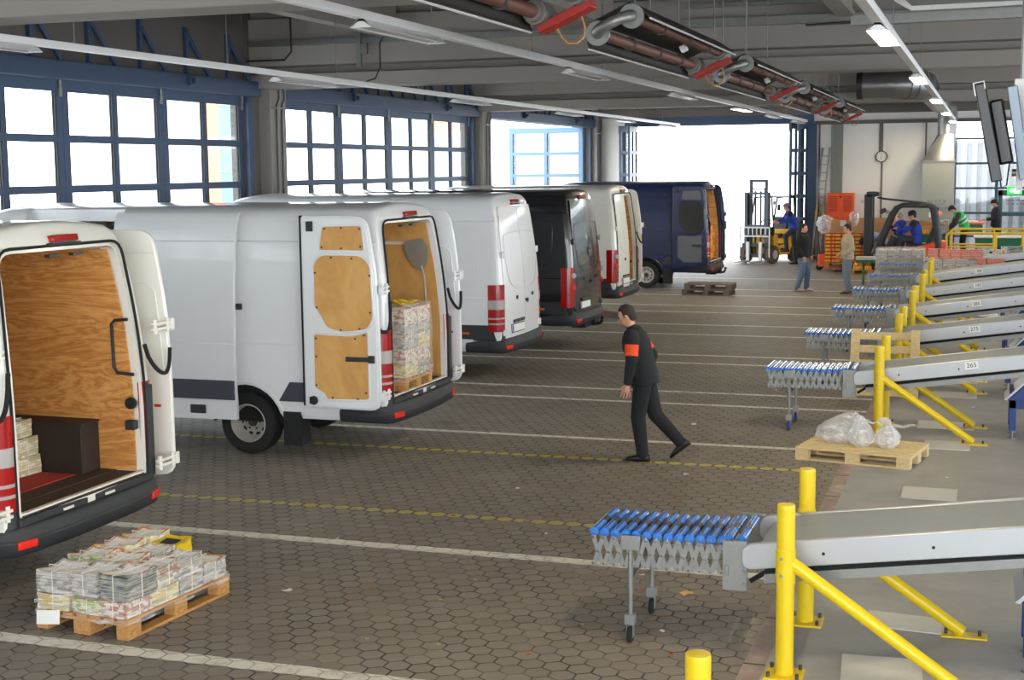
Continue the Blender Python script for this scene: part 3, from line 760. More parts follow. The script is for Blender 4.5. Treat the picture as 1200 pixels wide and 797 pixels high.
def van_body(L):
    secs = [(-.05, .955, .05, 2.84), (-.062, .975, .028, 2.84), (-.10, .992, .008, 2.84), (-.18, 1, 0, 2.84), (-.6, 1, 0, 2.84), (-1.2, 1, 0, 2.84), (-L + 2.0, 1, 0, 2.84), (-L + 1.75, .998, 0, 2.8), (-L + 1.5, .99, 0, 2.66),
            (-L + 1.25, .985, 0, 2.3), (-L + .75, .98, 0, 1.5), (-L + .35, .96, 0, 1.28), (-L + .1, .9, 0, 1.1), (-L, .8, 0, .95)]
    m, n = len(PROF), len(FR); loops = []; grids = []
    for xs, sy, dz, top in secs:
        wl = max(0, 1 - max(0, -xs - .06) / 1.1); g = []
        for j, (y, z) in enumerate(PROF):
            zz = z if z < 1 else 1 + (z - 1) * (top - 1) / 1.84
            if top < 1.05 and z > .9: zz = .9 + (z - .9) * (top - .9) / 1.94
            if z > 2.4: zz -= dz * (z - 2.4) / .39
            row = []
            for f in FR:
                cz = .05 * (1 - f * f) if j == m - 1 else 0
                row.append((xs - lean(z) * wl, y * sy * f, zz + cz))
            g.append(row)
        grids.append(g)
        loops.append([g[0][i] for i in range(n)] + [g[j][n - 1] for j in range(1, m - 1)] + [g[m - 1][i] for i in range(n - 1, -1, -1)] + [g[j][0] for j in range(m - 2, 0, -1)])
    b = MB(); b.loft(loops, caps=False)
    ln = len(loops[0])
    def cap(k, bulge):
        base = k * ln; g = grids[k]; idx = {}
        lp = [(0, i) for i in range(n)] + [(j, n - 1) for j in range(1, m - 1)] + [(m - 1, i) for i in range(n - 1, -1, -1)] + [(j, 0) for j in range(m - 2, 0, -1)]
        for q, key in enumerate(lp): idx[key] = base + q
        for j in range(1, m - 1):
            for i in range(1, n - 1):
                p = g[j][i]; idx[(j, i)] = len(b.v); b.v.append((p[0] + bulge * (1 - FR[i] ** 2), p[1], p[2]))
        for j in range(m - 1):
            for i in range(n - 1):
                b.f.append((idx[(j, i)], idx[(j, i + 1)], idx[(j + 1, i + 1)], idx[(j + 1, i)])); b.mi.append(0)
    cap(0, .055); cap(len(secs) - 1, -.05)
    return b
OPEN = rpoly([(-.80, .70), (.80, .70), (.805, 1.4), (.78, 2.0), (.725, 2.62), (-.725, 2.62), (-.78, 2.0), (-.805, 1.4)], [.06, .06, .2, .2, .13, .13, .2, .2])
INNER = [(-.825, .70), (.825, .70), (.825, 1.4), (.80, 2.0), (.74, 2.64), (-.74, 2.64), (-.80, 2.0), (-.825, 1.4)]
def wheel(parent, x, side, deep=False):
    s = side
    t = MB().lathe([(.205, .74), (.30, .735), (.345, .75), (.358, .79), (.36, .85), (.356, .92), (.343, .955), (.31, .968), (.27, .968), (.22, .955), (.205, .945)], (0, 0, 0), 'y', 36)
    t.v = [(p[0], p[1] * s, p[2]) for p in t.v]
    w_ = t.build('wheel', 'rubber', parent, loc=(x, 0, .36))
    dd = .82 if deep else .91
    r = MB().lathe([(.207, .95), (.222, .962), (.212, .966), (.198, .945), (.19, dd + .03), (.17, dd), (.12, dd - .005), (.085, dd + .02), (.06, dd + .03), (0, dd + .03), (0, dd - .03), (.2, dd - .03)], (0, 0, 0), 'y', 32, closed=False)
    r.v = [(p[0], p[1] * s, p[2]) for p in r.v]
    rim = r.build('wheel_rim', 'rim_steel', w_)
    h = MB()
    for k in range(10):
        a = 2 * pi * k / 10; c = V((.145 * cos(a), (dd + .001) * s, .145 * sin(a))); tx = Matrix.Rotation(-a, 4, 'Y')
        h.ball(c, 1, 8, 6, sc=(.016, .006, .03), mx=tx)
    h.build('rim_slots', 'rubber', rim)
    c = MB().lathe([(.0, dd + .05), (.05, dd + .05), (.06, dd + .03), (.06, dd), (0, dd)], (0, 0, 0), 'y', 18, closed=False)
    for k in range(6):
        a = 2 * pi * k / 6; c.cyl((.085 * cos(a), dd + .0, .085 * sin(a)), (.085 * cos(a), dd + .035, .085 * sin(a)), .012, n=6)
    c.v = [(p[0], p[1] * s, p[2]) for p in c.v]
    c.build('hub_cap', 'hub_dark', rim)
    return w_
def tail_light(parent, side, kind):
    path = [(-.25, .999), (-.19, 1.0), (-.12, .995), (-.075, .975), (-.05, .945), (-.035, .90), (-.03, .855)]
    z0, z1 = .76, 1.47
    def seg(mb, a, c, off=.016, mi=0):
        loops = []
        for z in (a, c):
            k = half_w(z) / .997
            out = [((x + off * .6) - lean(z), (y * k + off) * side, z) for x, y in path]; inn = [(x - .03 - lean(z), (y * k - .05) * side, z) for x, y in reversed(path)]
            loops.append(out + inn)
        mb.loft(loops, mi)
    b = MB(); seg(b, z0, z1); t = b.build('tail_light', 'red_lens', parent, .004, sharp=50)
    if kind == 'bands':
        c = MB(); seg(c, 1.1, 1.24, .02); seg(c, .95, .975, .02); seg(c, .87, .895, .02); c.build('clear_band', 'clear_lens', t, sharp=50)
    else:
        c = MB(); d = MB(); 
        for z, q in ((1.33, c), (1.12, d), (.92, c)):
            k = half_w(z) / .997; p = V((-.035 - lean(z), (.93 * k + .02) * side, z)); dr = V((.75, .6 * side, 0)).normalized()
            q.cyl(p - dr * .01, p + dr * .022, .052, .046, 18)
            if q is c: c.build('clear_lamp', 'clear_lens', t); c = MB()
        d.build('red_lamp', 'reflector_red', t)
    return t
def bead(parent, name, pts, r, m, closed=False): return MB().tube(pts, r, 6, 0, closed).build(name, m, parent)
PLY = [([(.16, 2.35), (.69, 2.35), (.65, 2.6), (.19, 2.61)], [.03] * 4),
       ([(.07, 1.62), (.14, 1.5), (.42, 1.46), (.62, 1.5), (.68, 1.62), (.765, 1.74), (.765, 2.2), (.68, 2.29), (.2, 2.29), (.1, 2.2)], [.06, .05, .1, .06, .05, .05, .08, .08, .08, .08]),
       ([(.135, .73), (.64, .71), (.66, .77), (.785, .84), (.785, 1.42), (.3, 1.41), (.14, 1.46)], [.03, .02, .05, .03, .03, .1, .03])]
def open_door(parent, side, xh, gap, ang, paint, style):
    """door swung right round beside the body; u runs from the hinge edge towards the nose"""
    y0 = side * (1.0 + gap)
    out = rpoly([(0, .60), (.89, .60), (.89, 2.72), (.13, 2.72), (.075, 2.42), (.02, 2.0), (0, 1.4)], [.13, .04, .05, .13, .2, .2, .2])
    P = [(-u, z) for u, z in out]; s = side
    P = [(p[0] * 1.05, p[1]) for p in P]
    d = MB().prism(P, 'y', 0, s * .045).build('rear_door', paint, parent, .012, (xh, y0, 0), (0, 0, ang), 3)
    ins = []
    cx, cz = -.465, 1.66
    ins = [(cx + (p[0] - cx) * .955, cz + (p[1] - cz) * .982) for p in P]
    MB().prism(ins, 'y', s * .045, s * .062).build('inner_pressing', paint, d, .01, seg=3)
    MB().box(-.95, -.93, -.01 * s if s > 0 else -.05, .05 if s > 0 else .01, .62, 2.72).build('door_seal', 'rubber', d, .004)
    if side < 0 and style:
        mats = {'ply': ('birch_ply',) * 3, 'blue': ('mount_dull', 'window_dark', 'mount_dull')}[style]
        for (pl, rr), mm in zip(PLY, mats):
            pp = [(-u, z) for u, z in rpoly(pl, rr)]
            MB().prism(pp, 'y', s * .06, s * .072).build('door_board', mm, d, .002)
            ring = [V((p[0], s * .062, p[1])) for p in pp]; c = sum(ring, V()) / len(ring)
            MB().tube([c + (q - c) * 1.035 + (q - c).normalized() * .006 for q in ring], .011, 6, 0, True).build('board_rim', paint, d)
        b = MB()
        for u, z in ((.20, 2.58), (.42, 2.59), (.62, 2.58), (.19, 2.39), (.42, 2.37), (.66, 2.38), (.3, 2.26), (.55, 2.27), (.75, 2.1), (.09, 2.08), (.09, 1.68), (.74, 1.72), (.22, 1.5), (.45, 1.48), (.17, 1.43), (.28, 1.39), (.76, 1.38), (.76, 1.18), (.77, .86), (.16, .8), (.57, .73), (.26, .73)):
            b.cyl((-u, s * .07, z), (-u, s * .08, z), .011, n=10)
        b.build('board_bolt', 'black_plastic', d)
        h = MB().box(-.12, -.05, s * .06 if s > 0 else -.1, .1 if s > 0 else -.06, 1.13, 1.21).bar((-.1, s * .095, 1.17), (-.38, s * .095, 1.165), .02, .05).box(-.39, -.36, -.1, -.07, 1.14, 1.19)
        h.build('door_handle', 'black_plastic', d, .006)
        MB().box(-.84, -.77, -.1, -.055, 2.55, 2.66).build('door_latch', 'black_plastic', d, .006); MB().box(-.85, -.78, -.1, -.055, .65, .73).cyl((-.8, -.1, .69), (-.8, -.07, .69), .05).build('door_latch', 'black_plastic', d, .006)
    else:
        # outer side: pressed window outline and lower curve
        for q in (-1,):
            yy = -.004 * s
            bead(d, 'pressed_line', [(-.86, yy, 2.28), (-.2, yy, 2.27), (-.12, yy, 2.2), (-.09, yy, 1.9), (-.06, yy, 1.5)], .009, paint)
            bead(d, 'pressed_line', [(-.86, yy, 2.52), (-.12, yy, 2.52)], .007, paint)
            MB().box(-.16, -.1, yy - .006, yy, 1.2, 1.225).build('model_badge', 'reflector_red', d)
    for z in (1.92, .76):
        b = MB().box(.0, .03, s * .0 if s > 0 else -.05, .05 if s > 0 else 0, z - .05, z + .05)
        b.box(-.02, .02, min(0, -s * (gap + .1)), max(0, -s * (gap + .1)), z - .035, z - .01).box(-.02, .02, min(0, -s * (gap + .1)), max(0, -s * (gap + .1)), z + .01, z + .035)
        b.cyl((.005, -s * .03, z - .06), (.005, -s * .03, z + .06), .016).cyl((.0, -s * (gap + .06), z - .06), (.0, -s * (gap + .06), z + .06), .02)
        b.build('door_hinge', paint, d, .004)
    return d
mat('mount_dull', '#55565c', .7, 0, .12, 6); mat('window_dark', '#0c0e14', .12, 0, 0, 1, .6)
def closed_door(parent, side, paint, emblem=None):
    rows = [.62, .8, 1.0, 1.28, 1.36, 1.6, 1.85, 2.1, 2.3, 2.45, 2.56, 2.64]; n = 7; b = MB(); vs = []
    for off in (.014, -.012):
        for z in rows:
            w = min(.865, half_w(z) * .955 - .075 + (.01 if z < 2 else 0)); 
            for i in range(n):
                y = side * (.008 + (w - .008) * i / (n - 1)); vs.append((rear_x(y, z) + off + (.0 if 1.36 > z or z > 2.3 else -.006), y, z))
    m = len(rows); fs = []
    def I(o, j, i): return o * m * n + j * n + i
    for j in range(m - 1):
        for i in range(n - 1):
            fs += [(I(0, j, i), I(0, j, i + 1), I(0, j + 1, i + 1), I(0, j + 1, i)), (I(1, j, i), I(1, j + 1, i), I(1, j + 1, i + 1), I(1, j, i + 1))]
    for j in range(m - 1):
        for i in (0, n - 1): fs.append((I(0, j, i), I(0, j + 1, i), I(1, j + 1, i), I(1, j, i)))
    for i in range(n - 1):
        for j in (0, m - 1): fs.append((I(0, j, i), I(1, j, i), I(1, j, i + 1), I(0, j, i + 1)))
    b.add(vs, fs); d = b.build('rear_door', paint, parent, sharp=50)
    def on(y, z, o=.016): return (rear_x(y * side, z) + o, y * side, z)
    bead(d, 'pressed_line', [on(.03, 1.36), on(.3, 1.37), on(.55, 1.43), on(.68, 1.55), on(.74, 1.8), on(.74, 2.1), on(.73, 2.2), on(.55, 2.235), on(.03, 2.25)], .0045, paint)
    bead(d, 'pressed_line', [on(.03, 2.5), on(.72, 2.49)], .004, paint)
    for z in (1.92, .74):
        y = .86 if z < 1 else .83
        MB().box(-.02, .03, -.06, .05, -.045, .045).cyl((.03, 0, -.05), (.03, 0, .05), .02).build('door_hinge', paint, d, .005, on(y, z, .0))
    MB().cyl((0, 0, 0), (.02, 0, 0), .03, n=14).build('lock_knob', 'black_plastic', d, 0, on(.38, 1.24, .012))
    return d
def van(name, label, x0, y0, paint, L=6.9, ov=1.78, left='open', right='open', strip='black_plastic', light='bands', door_style='ply', plate=False, cab=True, slide=False, deep=False, floor='floor_brown', lining='plywood', rail=False, lash=False, gap=.09):
    t = thing(name, label, 'van', (x0, y0, 0))
    opened = left == 'open' or right == 'open'
    body = van_body(L).build('body', paint, t, sharp=32)
    cut = [MB().prism(OPEN, 'x', .5, -.36), MB().prism(INNER, 'x', -.30, -L + 2.35)] if opened else []
    for s in (-1, 1):
        for xw in (-ov, -ov - (L - 2.75)):
            c = MB(); pts = [(xw + .44 * cos(a), .37 + .44 * sin(a)) for a in [2 * pi * k / 28 for k in range(28)]]
            c.prism(pts, 'y', .875 * s, 1.3 * s); cut.append(c)
    if slide: cut.append(MB().prism(rrect(-4.75, -3.42, .60, 2.79, .05), 'y', -1.3, -.72))
    carve(body, cut)
    for s in (-1, 1):
        for xw in (-ov, -ov - (L - 2.75)):
            b = MB(); n = 18; P = [(xw + .436 * cos(pi * k / n), .37 + .436 * sin(pi * k / n)) for k in range(n + 1)]
            Q = [(xw + .425 * cos(pi * k / n), .37 + .425 * sin(pi * k / n)) for k in range(n, -1, -1)]
            b.prism(P + Q, 'y', .875 * s, .965 * s); b.prism(P, 'y', .876 * s, .881 * s)
            b.build('arch_liner', 'rubber', t)
            wheel(t, xw, s, deep)
        # wing lip over the rear wheel
        pts = [(-ov + .47 * cos(a), s * half_w(.37 + .47 * sin(a)) * .985, .37 + .47 * sin(a)) for a in [R(20 + 140 * k / 14) for k in range(15)]]
        bead(t, 'arch_lip', pts, .03, paint)
        q = -ov - .5; f = -ov - (L - 2.75) + .5
        st = MB().prism([(q, .64), (q + .1, .86), (f, .86), (f, .64)], 'y', s * .97, s * 1.01).prism([(-ov + .42, .64), (-ov + .56, .86), (-.16, .86), (-.16, .64)][::-1], 'y', s * .97, s * 1.008)
        st.build('rub_strip', strip, t, .008)
        MB().box(-ov + .46, -ov + .68, s * .74 if s > 0 else -.985, .985 if s > 0 else -.74, .13, .52).build('mud_flap', 'rubber', t, .006) if s < 0 else None
        MB().cyl((-1.12, s * .975, 1.32), (-1.12, s * 1.002, 1.32), .035, n=16).build('fuel_knob', 'black_plastic', t) if s < 0 and not slide else None
        MB().box(-.66, -.55, s * .98 if s > 0 else -1.02, 1.02 if s > 0 else -.98, .71, .75).build('side_marker', 'amber_lens', t, .008) if not slide else None
        tail_light(t, s, light)
        # bumper corner piece, taller at the corner
    def ring(z, o): return [(-.62, .985 + o), (-.25, 1.0 + o), (-.08, .985 + o), (.0, .93 + o), (.045 + o, .78), (.075 + o, .4), (.08 + o, 0), (.075 + o, -.4), (.045 + o, -.78), (.0, -.93 - o), (-.08, -.985 - o), (-.25, -1.0 - o), (-.62, -.985 - o)]
    b = MB(); lv = [(.43, -.03), (.46, .0), (.545, .012), (.56, -.004), (.62, -.008), (.645, -.03)]; L_ = []
    for z, o in lv:
        a = ring(z, o); L_.append([(p[0], p[1], z) for p in a] + [(-.62, -.86, z), (-.1, -.83, z), (-.06, 0, z), (-.1, .83, z), (-.62, .86, z)])
    b.loft(L_)
    for s in (-1, 1):
        c = [(-.5, .99), (-.16, .995), (-.06, .96), (-.01, .9), (-.02, .83), (-.2, .85), (-.5, .9)]
        b.loft([[(p[0], p[1] * s, .62) for p in c], [(p[0] * .9 - .02, p[1] * s, .79) for p in c]])
    b.build('rear_bumper', 'black_plastic', t, .008, sharp=40)
    for s in (-1, 1):
        MB().box(-.012, .012, -.085, .085, -.03, .03).build('bumper_reflector', 'reflector_red', t, .006, (.04, s * .84, .52), (0, 0, s * R(14)))
    z = 2.73
    MB().box(-.02, .035, -.16, .16, -.03, .022).build('brake_light', 'red_lens', t, .008, (rear_x(0, z) + .0, 0, z - .02), (0, R(-14), 0))
    MB().box(-.03, .03, -.2, .2, -.02, .0).build('brake_light_base', 'black_plastic', t, .006, (rear_x(0, z) + .0, 0, z - .055), (0, R(-10), 0))
    # windscreen and cab glass
    MB().add([(-L + .80, -.80, 1.52), (-L + .80, .80, 1.52), (-L + 1.27, .70, 2.32), (-L + 1.27, -.70, 2.32), (-L + .77, -.80, 1.53), (-L + .77, .80, 1.53), (-L + 1.24, .70, 2.34), (-L + 1.24, -.70, 2.34)],
             [(0, 1, 2, 3), (4, 5, 6, 7), (0, 1, 5, 4), (1, 2, 6, 5), (2, 3, 7, 6), (3, 0, 4, 7)]).build('windscreen', 'window_dark', t)
    for s in (-1, 1):
        MB().prism(rpoly([(-L + 1.05, 1.45), (-L + 2.1, 1.45), (-L + 2.1, 2.1), (-L + 1.35, 2.1)], .06), 'y', s * .93, s * .988).build('cab_window', 'window_dark', t)
    # pressed frame on the side panel
    if not slide:
        for s in (-1, 1):
            for xa, xb in ((-1.75, -.42), (-3.6, -1.95)):
                pts = [(p[0], s * (half_w(p[1]) - .002), p[1]) for p in rrect(xa, xb, 1.5, 2.3, .16, 5)]
                bead(t, 'pressed_frame', pts, .008, paint, True)
    if opened:
        fl = MB().box(-L + 2.36, -.3, -.82, .82, .695, .72).box(-.3, -.03, -.79, .79, .695, .715)
        fl.build('cargo_floor', floor, t)
        MB().box(-.07, -.025, -.79, .79, .712, .728).build('sill_strip', 'tie', t, .003)
        MB().box(-.02, .018, -.36, -.24, .655, .675).build('sill_catch', 'tie', t, .003); MB().box(-.02, .018, .18, .3, .655, .675).build('sill_catch', 'tie', t, .003)
        for s in (-1, 1):
            rows = [(.722, .792), (1.4, .794), (1.9, .774), (2.1, .757), (2.58, .708)]
            vs = []
            for off in (.004, .016):
                for x_ in (0, 1):
                    for z, y in rows: vs.append(((-L + 2.37) if x_ else (-.10 - lean(z)), s * (y - off), z))
            f4 = []
            for o_ in (0, 10):
                for r in range(4): f4.append((o_ + r, o_ + r + 1, o_ + 5 + r + 1, o_ + 5 + r))
            for r in range(4): f4 += [(r, r + 1, 10 + r + 1, 10 + r), (5 + r, 5 + r + 1, 15 + r + 1, 15 + r)]
            f4 += [(0, 5, 15, 10), (4, 9, 19, 14)]
            MB().add(vs, f4).build('side_lining', lining, t)
            if lash: MB().bar((-L + 2.5, s * .715, 2.33), (-.36, s * .715, 2.33), .012, .035).build('lashing_rail', 'tie', t)
        li = MB()
        li.box(-L + 2.37, -L + 2.39, -.77, .77, .72, 2.5)
        li.build('bulkhead_lining', lining, t)
        MB().box(-.06, .004, -.86, .86, .62, .70).build('sill_step', 'black_plastic', t, .01)
        # seal round the rear opening
        pts = [(rear_x(p[0], p[1]) + .006, p[0] * 1.06, 1.6 + (p[1] - 1.6) * 1.035) for p in OPEN]
        bead(t, 'opening_seal', pts, .012, 'rubber', True)
        if rail:
            b = MB().tube([(-.10, .74, 2.0), (-.22, .74, 1.99), (-.25, .735, 1.96), (-.25, .745, 1.6), (-.22, .745, 1.55), (-.07, .755, 1.54)], .014, 8)
            b.build('grab_rail', 'black_plastic', t)
            MB().box(-.14, -.05, .70, .765, 1.08, 1.16).build('lock_striker', 'black_plastic', t, .01); MB().cyl((-.1, .72, 1.3), (-.1, .765, 1.3), .05).build('rubber_stop', 'rubber', t, .01)
        MB().box(-.25, -.2, .2, .34, 2.56, 2.585).build('roof_latch', 'steel_dark', t, .004); MB().box(-.25, -.2, -.1, .04, 2.56, 2.585).build('roof_latch', 'steel_dark', t, .004)
    for s, st in ((-1, left), (1, right)):
        if st == 'open':
            open_door(t, s, -.05 if s < 0 else .02, gap if s < 0 else .17, R(-2.5) if s < 0 else R(3), paint, door_style)
            a = V((-.03, s * .87, 1.78)); e = V((.03, s * 1.16, 1.72)) if s > 0 else V((-.1, s * 1.12, 1.6))
            bead(t, 'door_strap', [a.lerp(e, q / 12) + V((.05 * sin(pi * q / 12), 0, -.23 * sin(pi * q / 12) ** .6)) for q in range(13)], .018, 'rubber')
            if s > 0: MB().box(-.07, -.012, s * .845 if s > 0 else -.94, .94 if s > 0 else -.845, .66, 1.44).build('lamp_backing', 'black_plastic', t, .012)
        else: closed_door(t, s, paint)
    if left == 'closed':
        MB().box(-.015, .02, -.035, .035, -.012, .03).cyl((.02, 0, 0), (.028, 0, 0), .04).build('door_pull', 'black_plastic', t, .005, (rear_x(.04, 1.18) + .02, .05, 1.16))
        MB().box(-.01, .012, -.52, .0, .0, .05).build('plate_lamp', 'black_plastic', t, .005, (rear_x(-.3, .85) + .014, -.03, .855))
    if plate:
        p = MB().box(-.004, .006, -.26, .26, -.055, .055).build('licence_plate', 'plate_white', t, .002, (rear_x(-.33, .76) + .022, -.34, .775), (0, R(-4), R(-3)))
        MB().box(.006, .008, -.258, -.215, -.05, .05).build('plate_band', 'plate_blue', p)
        MB().box(-.008, -.003, -.28, .28, -.07, .07).build('plate_frame', 'black_plastic', p, .003)
    if slide:
        # sliding door pushed back over the rear quarter
        b = MB(); zz = [.41, .50, .62, .75, 1.1, 1.27, 1.285, 1.5, 1.75, 2.0, 2.25, 2.42, 2.435, 2.53, 2.62, 2.70, 2.745]; lo = []
        for x in (-3.45, -1.86): lo.append([(x + (.0 if z > .6 else 0), -half_w(max(z, .62)) - .085, z) for z in zz] + [(x, -half_w(max(z, .62)) - .03, z) for z in reversed(zz)])
        sd = b.loft(lo).build('sliding_door', paint, t, .006, sharp=25)
        MB().box(-3.44, -1.87, -1.10, -1.07, .64, .86).build('rub_strip', strip, sd, .006)
        MB().box(-1.9, -1.79, -1.02, -.985, 1.66, 1.73).build('door_catch', 'black_plastic', sd, .008)
        MB().box(-2.45, -2.25, -1.088, -1.07, .47, .57).build('step_handle', 'black_plastic', sd, .02)
        MB().box(-4.75, -1.95, -.99, -.965, 1.4, 1.425).build('door_track', 'black_plastic', t)
        MB().box(-4.7, -3.45, -.92, -.86, 2.45, 2.6).box(-4.6, -3.5, -.9, -.84, 2.36, 2.4).build('door_rail', 'rubber', t)
    return t
van1 = van('delivery_van', 'foremost white van with open rear showing bare plywood and a red mat', -6.6, 9.22, 'paint_cream', 6.9, rail=True, left='open')
van2 = van('delivery_van', 'white van with plywood-lined rear door folded back and a wrapped pallet inside', -6.12, 15.0, 'paint_white', 7.05, 1.78, slide=True, strip='grey_strip', deep=True, lining='birch_ply', lash=True)
van3 = van('delivery_van', 'white van with both rear doors shut and a blank number plate', -6.84, 20.95, 'paint_white', 6.4, 1.75, 'closed', 'closed', plate=True)
van4 = van('delivery_van', 'glossy black van with closed doors and tow hook', -6.82, 24.75, 'paint_black', 6.4, 1.7, 'closed', 'closed', light='round', plate=True)
van5 = van('delivery_van', 'cream white van parked between the black van and the dark blue van', -7.40, 30.1, 'paint_cream', 5.9, 1.5, 'closed', 'open', light='round', plate=True)
van6 = van('delivery_van', 'dark blue van with rear doors folded open, last before the back gate', -6.85, 37.75, 'paint_blue', 5.9, 1.72, 'open', 'open', door_style='blue', strip='black_plastic')
# marque ring on the black van, tow hooks
b = MB().tube([(0, .075 * cos(2 * pi * k / 20), .075 * sin(2 * pi * k / 20)) for k in range(20)], .008, 6, 0, True)
b.bar((0, -.045, .05), (0, -.0, -.01), .008, .014).bar((0, .045, .05), (0, 0, -.01), .008, .014).bar((0, -.06, .015), (0, -.03, -.055), .008, .014).bar((0, .06, .015), (0, .03, -.055), .008, .014).bar((0, -.03, -.055), (0, 0, .0), .008, .012).bar((0, .03, -.055), (0, 0, 0), .008, .012)
b.build('rear_emblem', 'chrome', van4, 0, (rear_x(0, 1.72) + .03, 0, 1.72))
for v in (van4, van6):
    MB().tube([(-.2, 0, .40), (.1, 0, .38), (.2, 0, .40), (.24, 0, .46)], .03, 10).ball((.24, 0, .5), .035).box(-.2, .05, -.5, .5, .36, .42).box(.06, .12, -.08, .08, .36, .46).build('tow_hook', 'rubber', v)
MB().tube([(rear_x(.1, 1.1) + .02, .18 + k * .07, 1.02) for k in range(5)], .012, 6).build('model_badge', 'galvanised', van5)
mat('shovel_grey', '#8c857a', .5, .2, .15, 9)
# shovel hanging in the second van
t = thing('shovel', 'grey shovel hanging on the plywood wall inside the second white van', 'shovel', (-6.40, 15.72, .06), rot=(R(2.0), 0, 0)); t.scale = (.82, 1, 1)
b = MB().prism(rpoly([(-.28, 2.28), (.02, 2.34), (.12, 2.22), (.1, 2.05), (.02, 1.93), (-.1, 1.97), (-.24, 2.12)], .04), 'y', .0, .012); b.build('shovel_blade', 'shovel_grey', t, .004)
MB().tube([(-.0, -.01, 2.0), (.05, -.01, 1.85), (.08, -.01, 1.0)], .018, 8).build('shovel_handle', 'shovel_grey', t)
# ------------------------------------------------------------------ pallets (local x along the 1.2 m side, base at z = 0)
def pallet(name, label, loc, rz=0., m='pallet_new', lx=1.2, ly=.8, rot=None, group=None):
    t = thing(name, label, 'pallet', loc, rz, group, rot)
    b = MB(); n = 7; ws = [.088] * 7; ys = [-ly / 2 + .044 + (ly - .088) * k / 6 for k in range(7)]
    for y, w_ in zip(ys, ws): b.box(-lx / 2, lx / 2, y - w_ / 2, y + w_ / 2, .122, .144)
    b.build('deck_boards', m, t, .003)
    b = MB()
    for x in (-lx / 2 + .0725, 0, lx / 2 - .0725): b.box(x - .0725, x + .0725, -ly / 2, ly / 2, .1, .122)
    b.build('cross_boards', m, t, .003)
    b = MB()
    for y, w_ in ((-ly / 2 + .05, .1), (0, .145), (ly / 2 - .05, .1)): b.box(-lx / 2, lx / 2, y - w_ / 2, y + w_ / 2, 0, .022)
    b.build('bottom_boards', m, t, .003)
    blk = None
    for x in (-lx / 2 + .0725, 0, lx / 2 - .0725):
        for y, w_ in ((-ly / 2 + .05, .1), (0, .145), (ly / 2 - .05, .1)):
            if x == 0 or True:
                MB().box(-.0725, .0725, -w_ / 2, w_ / 2, .022, .1).build('block', m, t, .003, (x, y, 0))
    return t
def bundle_mesh(lx, ly, h, wav=.006, rag=.004, mats=None):
    """a strapped bundle of magazines: slightly ragged stack with curved sheets"""
    b = MB(); n = max(3, int(h / .03)); nx, ny = 7, 4
    lay = []
    for k in range(n + 1):
        z = h * k / n; dx, dy = U(-rag, rag), U(-rag, rag); loop = []
        def pt(u, v): return (lx * (u - .5) + dx, ly * (v - .5) + dy, z + wav * sin(6 * u + k * .3) * (k / n) + wav * .8 * cos(5 * v) * (k / n))
        loop = [pt(i / nx, 0) for i in range(nx)] + [pt(1, j / ny) for j in range(ny)] + [pt(1 - i / nx, 1) for i in range(nx)] + [pt(0, 1 - j / ny) for j in range(ny)]
        lay.append(loop)
    b.loft(lay, 0, caps=False)
    for k, mi in ((0, 0), (n, 1)):
        z = h * k / n; vs = [(lx * (i / nx - .5), ly * (j / ny - .5), z + wav * (sin(6 * i / nx + k * .3) + .8 * cos(5 * j / ny)) * (k / n)) for j in range(ny + 1) for i in range(nx + 1)]
        b.add(vs, [(j * (nx + 1) + i, j * (nx + 1) + i + 1, (j + 1) * (nx + 1) + i + 1, (j + 1) * (nx + 1) + i) for j in range(ny) for i in range(nx)], mi)
    return b
def bundle(name, label, loc, rz, lx, ly, h, m, top='mag_cover', group=None, cat='bundle', strap=True, wav=.006, rot=None):
    t = thing(name, label, cat, loc, rz, group, rot)
    bundle_mesh(lx, ly, h, wav).build('stack', [m, top], t, sharp=30)
    if strap:
        e = .004; b = MB().tube([(0, -ly / 2 - e, 0), (0, -ly / 2 - e, h + e), (0, ly / 2 + e, h + e * 2), (0, ly / 2 + e, 0)], .004, 4)
        b.tube([(-lx / 2 - e, 0, 0), (-lx / 2 - e, 0, h + e * 2), (lx / 2 + e, 0, h + e * 2), (lx / 2 + e, 0, 0)], .004, 4)
        b.build('strap', 'tie', t)
    return t
def wrap(name, label, loc, rz, lx, ly, h, mat_='film', taper=.96, lump=.012, seed=1, base=0., hf=None, lid=True):
    """stretch film hugging a load"""
    rnd = random.Random(seed); n = 28; lo = []
    rows = 9
    for k in range(rows + 1):
        z = base + (h - base) * k / rows; sc = 1 - (1 - taper) * k / rows; loop = []
        for i in range(n * 4 // 4):
            a = i / n * 4; sd = int(a); f = a - sd
            p = [(-1 + 2 * f, -1), (1, -1 + 2 * f), (1 - 2 * f, 1), (-1, 1 - 2 * f)][sd]
            x, y = p[0] * lx / 2 * sc, p[1] * ly / 2 * sc
            d = rnd.uniform(-lump, lump); L = math.hypot(x, y)
            zz = z + (hf(x, y) * (k / rows) if hf else 0)
            loop.append((x + x / L * d, y + y / L * d, zz + (rnd.uniform(-.01, .01) if 0 < k < rows else 0)))
        lo.append(loop)
    top = [[(p[0] * s, p[1] * s, p[2] + e + rnd.uniform(-.012, .012)) for p in lo[-1]] for s, e in ((.8, .012), (.55, .016), (.25, .014))]
    b = MB(); b.loft(lo + (top if lid else [top[0]]), 0, False, False)
    o = b.build(name, mat_, sharp=60); o.location = loc; o.rotation_euler = (0, 0, rz)
    return tag(o, label, 'plastic film')

